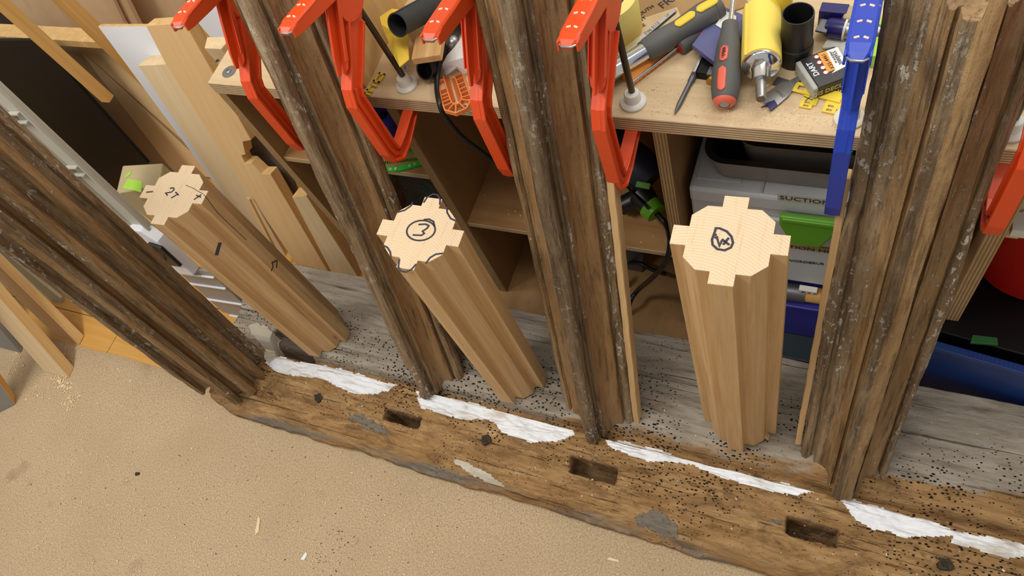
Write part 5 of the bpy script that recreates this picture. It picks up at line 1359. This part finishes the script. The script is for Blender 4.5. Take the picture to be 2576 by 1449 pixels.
g = G(); g.tube([lq((1612, 488), .05), lq((1640, 525), .044)], [.022, .019], 18); build('tail', g, MT['black'], r, smooth=True)
e0, e1 = lq((1634, 518), .045), lq((1652, 537), .042)
g = G(); g.tube([e0, e1], [.0205, .0185], 22); o = build('collar', g, MT['latch'], r, smooth=True); o['label'] = 'green collar'
g = G(); v = lq((1618, 466), .094); g.box((-.012, -.005, -.002), (.012, .005, .002), T(v) @ RZ(-.1) @ RX(.4)); build('switch', g, MT['latch'], r, bevel=.001)
g = G()
for k in range(5): v = lq((1585 + k * 8, 478 + k * 8), .066); g.box((-.014, -.0012, -.004), (.014, .0012, .004), T(v) @ RZ(-.7))
build('vents', g, MT['black'], r)
pts = [O + lq((1650, 535), .042), O + lq((1680, 570), .04), at(1688, 615, y=.596), at(1672, 660, y=.588), at(1640, 700, y=.600), at(1600, 740, y=.62), at(1582, 770, y=.64), at(1590, 820, y=.66)]
pts = [O + lq((1650, 535), .042), O + lq((1676, 566), .036), at(1686, 610, y=.592), at(1674, 660, y=.585), at(1640, 700, y=.600), at(1605, 730, y=.63), at(1585, 760, z=.05), at(1585, 800, z=.006), at(1640, 796, z=.006), at(1670, 785, z=.006)]
g = G(); g.tube([p_ - O for p_ in smooth_path(pts, 6)], .0048, 12); build('cord', g, MT['black'], r, smooth=True)
g = G(); g.tube(smooth_path([at(1555, 668, y=.72), at(1600, 660, y=.70), at(1640, 678, y=.69), at(1675, 690, y=.69)], 6), .0042, 10); tag(build('power_cable', g, MT['black'], smooth=True), 'black cable crossing the lower middle cupboard, upper of the two', 'cable')
g = G(); g.tube(smooth_path([at(1556, 690, y=.66), at(1580, 725, y=.66), at(1594, 770, y=.65), at(1596, 822, y=.64), at(1598, 850, y=.64)], 6), .0048, 10); tag(build('power_cable', g, MT['black'], smooth=True), 'black cable hanging down in the middle cupboard beside the pale fillet', 'cable')
Mf = leanf((at(1590, 800, z=.001).x, .70, 0.0128), 0.25, 0.08)
a = on(1570, 800, Mf); b = on(1600, 800, Mf)
g = G(); g.box((a.x, 0, 0), (b.x + .012, .004, .30)); tag(build('steel_strip', g, MT['greymetal'], M=Mf), 'grey steel strip standing in the lower middle cupboard', 'strip')
# right bay: grey cases, tins, hammer, blue box
yc = 0.622
pl = at(1714, 492, y=yc); zt1 = pl.z
x0c = xd2 + .022; x1c = xd3 - .03
zmid = at(1990, 612, y=yc).z; zlow = at(2030, 716, y=yc).z
r = thing('tool_case', 'grey stacking tool case with a green latch, upper one of the cupboard stack', 'case', T((0.5 * (x0c + x1c), yc, zmid)))
O = Vector(r.matrix_world.translation)
hx = (x1c - x0c) / 2; hz = zt1 - zmid
g = G(); g.box((-hx, .004, .001), (hx, .30, hz - .012)); build('case_body', g, MT['sysgrey'], r, bevel=.004)
g = G(); g.box((-hx, 0, hz - .0115), (hx, .30, hz + .022)); ld = build('lid', g, MT['sysgrey'], r, bevel=.005)
g = G(); g.box((-hx + .008, .018, hz + .0222), (-hx + .072, .075, hz + .024)); build('corner_pad', g, MT['sysgrey'], ld, bevel=.004)
g = G(); g.box((-hx + .10, .006, hz + .0222), (-hx + .104, .24, hz + .0245)); build('groove_rib', g, MT['greyrail'], ld)
g = G(); g.box((-hx + .03, -.003, .006), (hx - .03, .004, hz - .03)); build('front_panel', g, MT['sysgrey'], r, bevel=.003)
a = at(1962, 540, y=yc - .01) - O; b = at(2112, 565, y=yc - .01) - O; c = at(2030, 612, y=yc - .01) - O
g = G(); g.prism([(a.x, a.z + .003), (b.x, a.z + .003), (b.x, b.z - .012), ((a.x + b.x) / 2 + .02, c.z), ((a.x + b.x) / 2 - .02, c.z), (a.x, b.z - .012)], -.016, -.006, 'y')
lt = build('latch', g, MT['latch'], r, bevel=.003); lt['label'] = 'green plastic latch'
g = G(); g.box((a.x + .004, -.020, a.z - .004), (b.x, -.0155, a.z + .004)); build('latch_rim', g, MT['latch'], lt, bevel=.0015)
v = at(2052, 505, y=yc) - O
g = G(); g.box((v.x - .05, -.0012, v.z - .0075), (v.x + .06, -.0002, v.z + .0075)); lb = build('label_strip', g, MT['greyrail'], ld)
ptext('SUCTION HOSE', .0125, T((v.x + .008, -.0016, v.z)) @ RX(PI / 2), MT['ink'], lb, condense=1.25)
r2 = thing('tool_case', 'pale grey tool case with smudged marker writing, lower one of the cupboard stack', 'case', T((0.5 * (x0c + x1c), yc, zlow)))
O2 = Vector(r2.matrix_world.translation); h2 = zmid - zlow
r['group'] = r2['group'] = 'grey tool cases stacked in the right cupboard'
g = G(); g.box((-hx, .002, .001), (hx, .30, h2 - .012)); build('case_body', g, MT['sysgrey'], r2, bevel=.003)
g = G(); g.box((-hx, -.002, h2 - .0115), (hx, .30, h2 - .0005)); lb = build('label_strip', g, MT['card'], r2, bevel=.001)
v = at(2030, 620, y=yc) - O2
ptext('SUCTION HOSE', .0125, T((v.x, -.0026, h2 - .006)) @ RX(PI / 2), MT['ink'], lb, condense=1.25)
v = at(2020, 661, y=yc) - O2
ptext('#WORDBRUS', .010, T((v.x, .0012, v.z)) @ RX(PI / 2) @ RZ(.08), MT['ink'], r2)
# supports: blue box and hammer stand beneath
yb_ = 0.605
zb1 = at(2020, 768, y=yb_).z
zb0 = max(.05, at(2020, 862, y=yb_).z)
r = thing('blue_crate', 'blue-violet plastic crate under the grey tool cases', 'crate', T((0.5 * (x0c + x1c), yb_, zb0)))
g = G(); g.box((-hx, 0, .0005), (hx, .30, zb1 - zb0 - .008)); build('body', g, MT['bluebox'], r, bevel=.003)
g = G(); g.box((-hx - .004, -.006, zb1 - zb0 - .008), (hx + .004, .304, zb1 - zb0)); build('rim', g, MT['bluebox'], r, bevel=.002)
g = G(); g.box((x0c, .556, .0125), (x1c, yb_ + .3, zb0)); tag(build('dark_tub', g, plain('dark_teal_plastic', srgb(26, 40, 46), .5), bevel=.003), 'dark lower tub on the floor under the blue-violet crate', 'tub')
g = G(); g.box((x0c, yb_ + .05, zb1 + .0004), (x1c, yb_ + .3, zlow)); tag(build('packing_board', g, MT['plyh']), 'board packed between the blue-violet crate and the lower grey case', 'board')
zh = zb1 + .018
a = at(1965, 735, z=zh); b = at(2120, 755, z=zh)
M = frame((a.x, yb_ + .012, zh), (1, .02, 0), (0, 0, 1))
r = thing('wooden_handled_tool', 'wooden handled tool with a grey metal socket lying on the blue-violet crate', 'tool', M)
sx = at(2026, 740, y=yb_ + .012).x - a.x
g = G(); g.tube([(0, 0, sx - .01), (0, 0, .22)], .0135, 20); build('handle', g, MT['pine_o'], r, smooth=True)
g = G(); g.tube([(0, 0, -.05), (0, 0, sx)], .0152, 20); g.box((-.002, -.018, sx - .045), (.014, -.013, sx)); build('socket', g, MT['greymetal'], r, smooth=True)
g = G(); g.lathe([(.0032, .0150), (.0032, .0158)], 14, T((0, 0, sx * .5)) @ RX(PI / 2 + .6)); build('rivet', g, MT['rod'], r)
g = G(); v = at(2034, 722, y=yc - .004)
g.box((v.x - .014, yc - .012, v.z - .004), (v.x + .014, yc - .002, v.z)); 
for k in range(3): g.box((v.x - .012 + .009 * k, yc - .012, v.z - .008), (v.x - .009 + .009 * k, yc - .008, v.z - .004))
tag(build('plastic_clip', g, MT['nylon'], bevel=.0006), 'small cream plastic clip on the lower grey case above the wooden handle', 'clip')
# two baking tins nested on the cases
def tin(label, pxl_, pxr_, zt_, w_, dep, h_, lift):
    a = at(*pxl_, z=zt_); M = T((a.x, a.y, zt_))
    r = thing('baking_tin', label, 'baking tin', M, 'baking tins on the upper grey case')
    def rr(x0, y0, x1, y1, rad, z, n=7):
        out = []
        for cx, cy, a0 in ((x1 - rad, y1 - rad, 0), (x0 + rad, y1 - rad, PI / 2), (x0 + rad, y0 + rad, PI), (x1 - rad, y0 + rad, 1.5 * PI)):
            for i in range(n + 1):
                t_ = a0 + PI / 2 * i / n; out.append((cx + rad * math.cos(t_), cy + rad * math.sin(t_), z))
        return out
    g = G(); g.rings([rr(.012, .010, w_ - .012, dep - .01, .022, -h_), rr(.002, .0, w_ - .002, dep, .028, -.004), rr(0, -.002, w_, dep + .002, .03, 0)], True, False)
    o_ = build('outer_wall', g, MT['tin'], r, smooth=True)
    g = G(); g.rings([rr(.008, .006, w_ - .008, dep - .006, .024, .0), rr(.016, .014, w_ - .016, dep - .014, .02, -h_ + .002)], True, False); g.f.append([len(g.v) - 32 + i for i in range(32)]); g.mi.append(0)
    build('inner_wall', g, MT['tinin'], r, smooth=False)
    g = G(); g.rings([rr(0, -.002, w_, dep + .002, .03, 0), rr(-.001, -.003, w_ + .001, dep + .003, .031, .0012), rr(.008, .006, w_ - .008, dep - .006, .024, .0012), rr(.008, .006, w_ - .008, dep - .006, .024, 0)], True, False)
    build('rim', g, MT['rod'], r, smooth=True)['label'] = 'rolled metal rim'
    return r
ztop = zt1 + .022
tin('deep dark baking tin sitting on the upper grey case', (1765, 403), (2160, 450), ztop + .053, x1c - at(1765, 403, z=ztop + .05).x - .01, .20, .0495, 0)
tin('smaller dark baking tin nested in the deeper tin', (1848, 360), (2160, 390), ztop + .075, x1c - at(1848, 360, z=ztop + .075).x - .02, .15, .065, 0)
# torn green film under the bench edge by the blue clamp
p = at(2120, 385, y=.585)
g = G(); pts = [(2112, 372), (2128, 378), (2146, 380), (2140, 398), (2122, 428), (2112, 412), (2096, 402), (2104, 392)]
q = [at(*pp_, y=.592 + .006 * math.sin(i * 2.1)) for i, pp_ in enumerate(pts)]; c = sum(q, Vector()) / len(q) + Vector((0, -.006, 0))
g.add([tuple(c)] + [tuple(v) for v in q], [(0, 1 + i, 1 + (i + 1) % len(q)) for i in range(len(q))]); o = build('green_film', g, MT['green'], fix=False)
so = o.modifiers.new('thick', 'SOLIDIFY'); so.thickness = .0006
tag(o, 'torn scrap of green film caught under the bench edge by the blue clamp', 'film')
# far right: white shelf, timber batten, red bucket, blue tub
ysh = 0.606
zsh = at(2520, 575, y=ysh).z
g = G(); g.box((xd3 + .0125, ysh, zsh - .016), (BX1, .94, zsh)); tag(build('white_shelf', g, plain('dirty_white_melamine', srgb(222, 218, 204), .5, wear=.60, wearc=srgb(170, 140, 96), wscale=16)), 'dirty white shelf board at the right edge under the bench', 'shelf board')
zbt = zsh - .0165
g = G(); g.box((xd3 + .0125, ysh + .012, zbt - .022), (at(2564, 600, y=ysh + .01).x, ysh + .05, zbt)); tag(build('batten', g, MT['pine'], bevel=.001), 'short pine batten carrying the white shelf at the right edge', 'batten')
g = G(); q = [at(*p, y=ysh + .02) for p in [(2548, 396), (2500, 500)]]
g.box((xd3 + .0125, .64, zsh + .0004), (xd3 + .03, .66, ZB - TB - .001)); tag(build('wood_strip', g, MT['boardp']), 'pale strip standing on the white shelf behind the far right clamp', 'offcut')
zrim = .46
cb = at(2592, 700, y=.70)
zbk = max(.222, at(2560, 762, y=.66).z)
g = G(); r = thing('red_bucket', 'red plastic bucket hanging in the dark below the white shelf', 'bucket', T((xd3 + .0125 + .155, .72, 0)))
cxb = at(2600, 680, y=.65).x
r.location = (cxb + .02, .73, zbk)
hh = zbt - zbk - .002
g = G(); g.lathe([(.0005, 0), (.075, 0), (.082, .006), (.098, hh), (.095, hh), (.080, .008), (.0005, .006)], 40, cap=False); build('wall', g, MT['bucket'], r, smooth=True)
g = G(); g.lathe([(.0985, hh - .012), (.103, hh - .012), (.103, hh - .001), (.0985, hh - .001)], 40, cap=False); build('rim', g, MT['bucket'], r, smooth=True)
# a dark box carries the bucket
g = G(); DBX = cxb
ytub = .60
q0 = at(2340, 872, z=.16); 
zr = .215
A = at(2352, 868, z=zr); B = at(2600, 938, z=zr)
M = flatf(A, B); Ltb = (B - A).length
r = thing('storage_tub', 'deep blue storage tub with a ribbed rim on the floor at right', 'tub', M)
W = .28; 
g = G()
def rect(i, z): return [(-.02 + i, i, z), (Ltb + .1 - i, i, z), (Ltb + .1 - i, W - i, z), (-.02 + i, W - i, z)]
g.rings([rect(.014, -zr + .0130), rect(.004, -.012), rect(.006, -.006), rect(.010, -.012), rect(.018, -zr + .016)], True, False)
g.f.append([0, 1, 2, 3]); g.mi.append(0); g.f.append([16, 17, 18, 19]); g.mi.append(0)
build('walls', g, MT['tubblue'], r, bevel=.001)
g = G(); g.rings([rect(-.004, -.012), rect(-.005, 0), rect(.008, 0), rect(.008, -.012)], True, False); build('rim', g, MT['tubblue'], r, bevel=.0015)
for k in range(16):
    x = (loc(M, (2438, 890), zr).x) + k * .0058
    g = G(); g.box((x, -.003, .0002), (x + .0026, .006, .0012)); build('rib', g, MT['tubblue'], r)
g = G(); g.prism([(.0, .022), (Ltb + .08, .022), (Ltb + .08, W - .022), (.0, W - .022)], -zr + .017, .004); tag(build('dark_box', g, MT['blackm'], M=M, bevel=.002), 'black box filling the blue storage tub, under the red bucket', 'box')
p = at(2478, 866, z=zr + .0045)
g = G(); g.prism([(p.x - .02, p.y - .004), (p.x + .016, p.y), (p.x + .014, p.y + .012), (p.x - .018, p.y + .010)], zr + .0043, zr + .010); tag(build('green_scrap', g, plain('dark_green', srgb(30, 96, 40), .6), bevel=.001), 'dark green scrap on the black box inside the blue storage tub', 'scrap')

# ================================================================ sawdust, chips and crumbs
def flakes(name, label, cat, spots, mat, smin, smax, kind='stuff', zf=None):
    g = G()
    for (cx, cy, sx, sy, n) in spots:
        for _ in range(n):
            x = rnd.gauss(cx, sx); y = rnd.gauss(cy, sy)
            z = zf(x, y)
            if z is None: continue
            s = rnd.uniform(smin, smax); a = rnd.uniform(0, PI); t = rnd.uniform(.3, .9)
            M = T((x, y, z + s * .12)) @ RZ(a) @ RX(rnd.uniform(-.5, .5)) @ RY(rnd.uniform(-.4, .4))
            g.add([(-s, -s * t, 0), (s, -s * t * .7, 0), (s * .8, s * t, 0), (-s * .9, s * t * .8, 0), (0, 0, s * .35)], [(3, 2, 1, 0), (0, 1, 4), (1, 2, 4), (2, 3, 4), (3, 0, 4)], M)
    o = build(name, g, mat, fix=False); tag(o, label, cat, None, kind); return o
def zcar(x, y):
    if y > 0.236 and x > -1.7: return None
    if y > 0.18 and x > -1.22: return None
    return 0.0012
S_ = []
for px, n, sp in (((165, 975), 90, .010), ((150, 960), 90, .012), ((180, 1010), 80, .013), ((100, 990), 50, .022), ((45, 920), 40, .022), ((160, 895), 30, .02), ((390, 965), 10, .03), ((60, 870), 40, .018)):
    p = at(*px, z=0); S_.append((p.x, p.y, sp, sp * .8, n))
flakes('sawdust_heap', 'small heap of pale sawdust by the pale pine plank end on the carpet', 'sawdust', S_, MT['dust'], .0008, .0030, zf=zcar)
S_ = [(-1.0, -.05, .45, .16, 900), (-.5, -.15, .5, .12, 600), (-1.5, .0, .2, .12, 400)]
flakes('carpet_sawdust', 'scattered sawdust specks over the beige carpet', 'sawdust', S_, MT['dust'], .0006, .0021, zf=zcar)
flakes('carpet_crumbs', 'scattered dark crumbs of old wood over the beige carpet', 'crumbs', [(-.75, .06, .35, .07, 110), (-1.0, -.05, .4, .15, 110), (-.80, -.02, .03, .04, 70)], MT['chipd'], .0005, .0015, zf=zcar)
zben = lambda x, y: ZB + .0002 if (y > BY0 + .003 and y < .80) else None
S_ = []
for px, n, sx, sy in (((1640, 225), 120, .035, .02), ((1860, 290), 200, .03, .012), ((1960, 290), 160, .03, .010), ((1720, 260), 90, .05, .02), ((1920, 200), 120, .025, .02), ((1090, 200), 70, .012, .012), ((2080, 300), 80, .03, .01), ((640, 205), 16, .012, .008), ((1180, 260), 20, .02, .01)):
    p = at(*px, z=ZB); S_.append((p.x, p.y, sx, sy, n))
flakes('bench_sawdust', 'sawdust and fine shavings scattered over the plywood bench top', 'sawdust', S_, MT['dust'], .0005, .0016, zf=zben)
def zsil(x, y):
    if y < .20 or y > .52 or x < -1.19 or x > .5: return None
    return float(sill_h(np.array([x]), np.array([y]))[0]) + .0004
flakes('sill_debris', 'pale flakes and splinters lying on the rotten sill', 'debris', [(-.4, .36, .45, .08, 130), (-.3, .24, .4, .03, 60)], MT['dust'], .0006, .0020, zf=zsil)
flakes('white_flakes', 'flakes of white paint fallen on the sill', 'debris', [(-.3, .30, .4, .04, 26)], MT['chipw'], .0008, .0022, zf=zsil)
flakes('shelf_shavings', 'curled shavings on the middle cupboard shelf', 'sawdust', [(at(1480, 560, z=z2s).x, at(1480, 560, z=z2s).y, .12, .02, 40)], MT['dust'], .001, .0026, zf=lambda x, y: z2s + .0003 if (xd1 + .02 < x < xd2 - .02 and .61 < y < .9) else None)
def chip(label, px, lx, ly, mat, rot=0.0, h=.0012, name='wood_chip'):
    p = at(*px, z=0.001); g = G()
    g.add([(-lx, -ly, 0), (lx, -ly * .6, 0), (lx * .8, ly * .7, 0), (-lx * .7, ly, 0), (-lx * .9, -ly * .8, h), (lx * .9, -ly * .4, h * .7), (lx * .7, ly * .5, h), (-lx * .6, ly * .8, h * 1.3)],
          [(3, 2, 1, 0), (4, 5, 6, 7), (0, 1, 5, 4), (1, 2, 6, 5), (2, 3, 7, 6), (3, 0, 4, 7)])
    return tag(build(name, g, mat, M=T(p) @ RZ(rot)), label, 'chip')
chip('thin pale leaf-shaped shaving on the carpet, front and centre left', (649, 1322), .004, .020, MT['dust'], .35)
chip('little rectangular wood chip on the carpet just in front of the sill', (1543, 1408), .012, .003, MT['dust'], .05)
chip('dark burnt-looking crumb alone on the carpet at left centre', (347, 1192), .005, .004, MT['chipd'], .4, .004)
chip('white paper fleck on the carpet near the bottom edge', (766, 1400), .004, .009, MT['chipw'], -.2)
chip('dark crumb on the carpet beside the sill edge at lower right', (1746, 1380), .004, .003, MT['chipd'], .2, .003)
# walls of the workshop, beyond the clutter
g = G(); g.box((-4.2, 1.6, -.02), (2.4, 1.7, 2.7)); w_ = struct(build('wall_back', g, plain('wall_paint', srgb(214, 208, 196), .8)))
g = G(); g.box((-4.3, -2.2, -.02), (-4.2, 1.7, 2.7)); struct(build('wall_left', g, bpy.data.materials['wall_paint']))
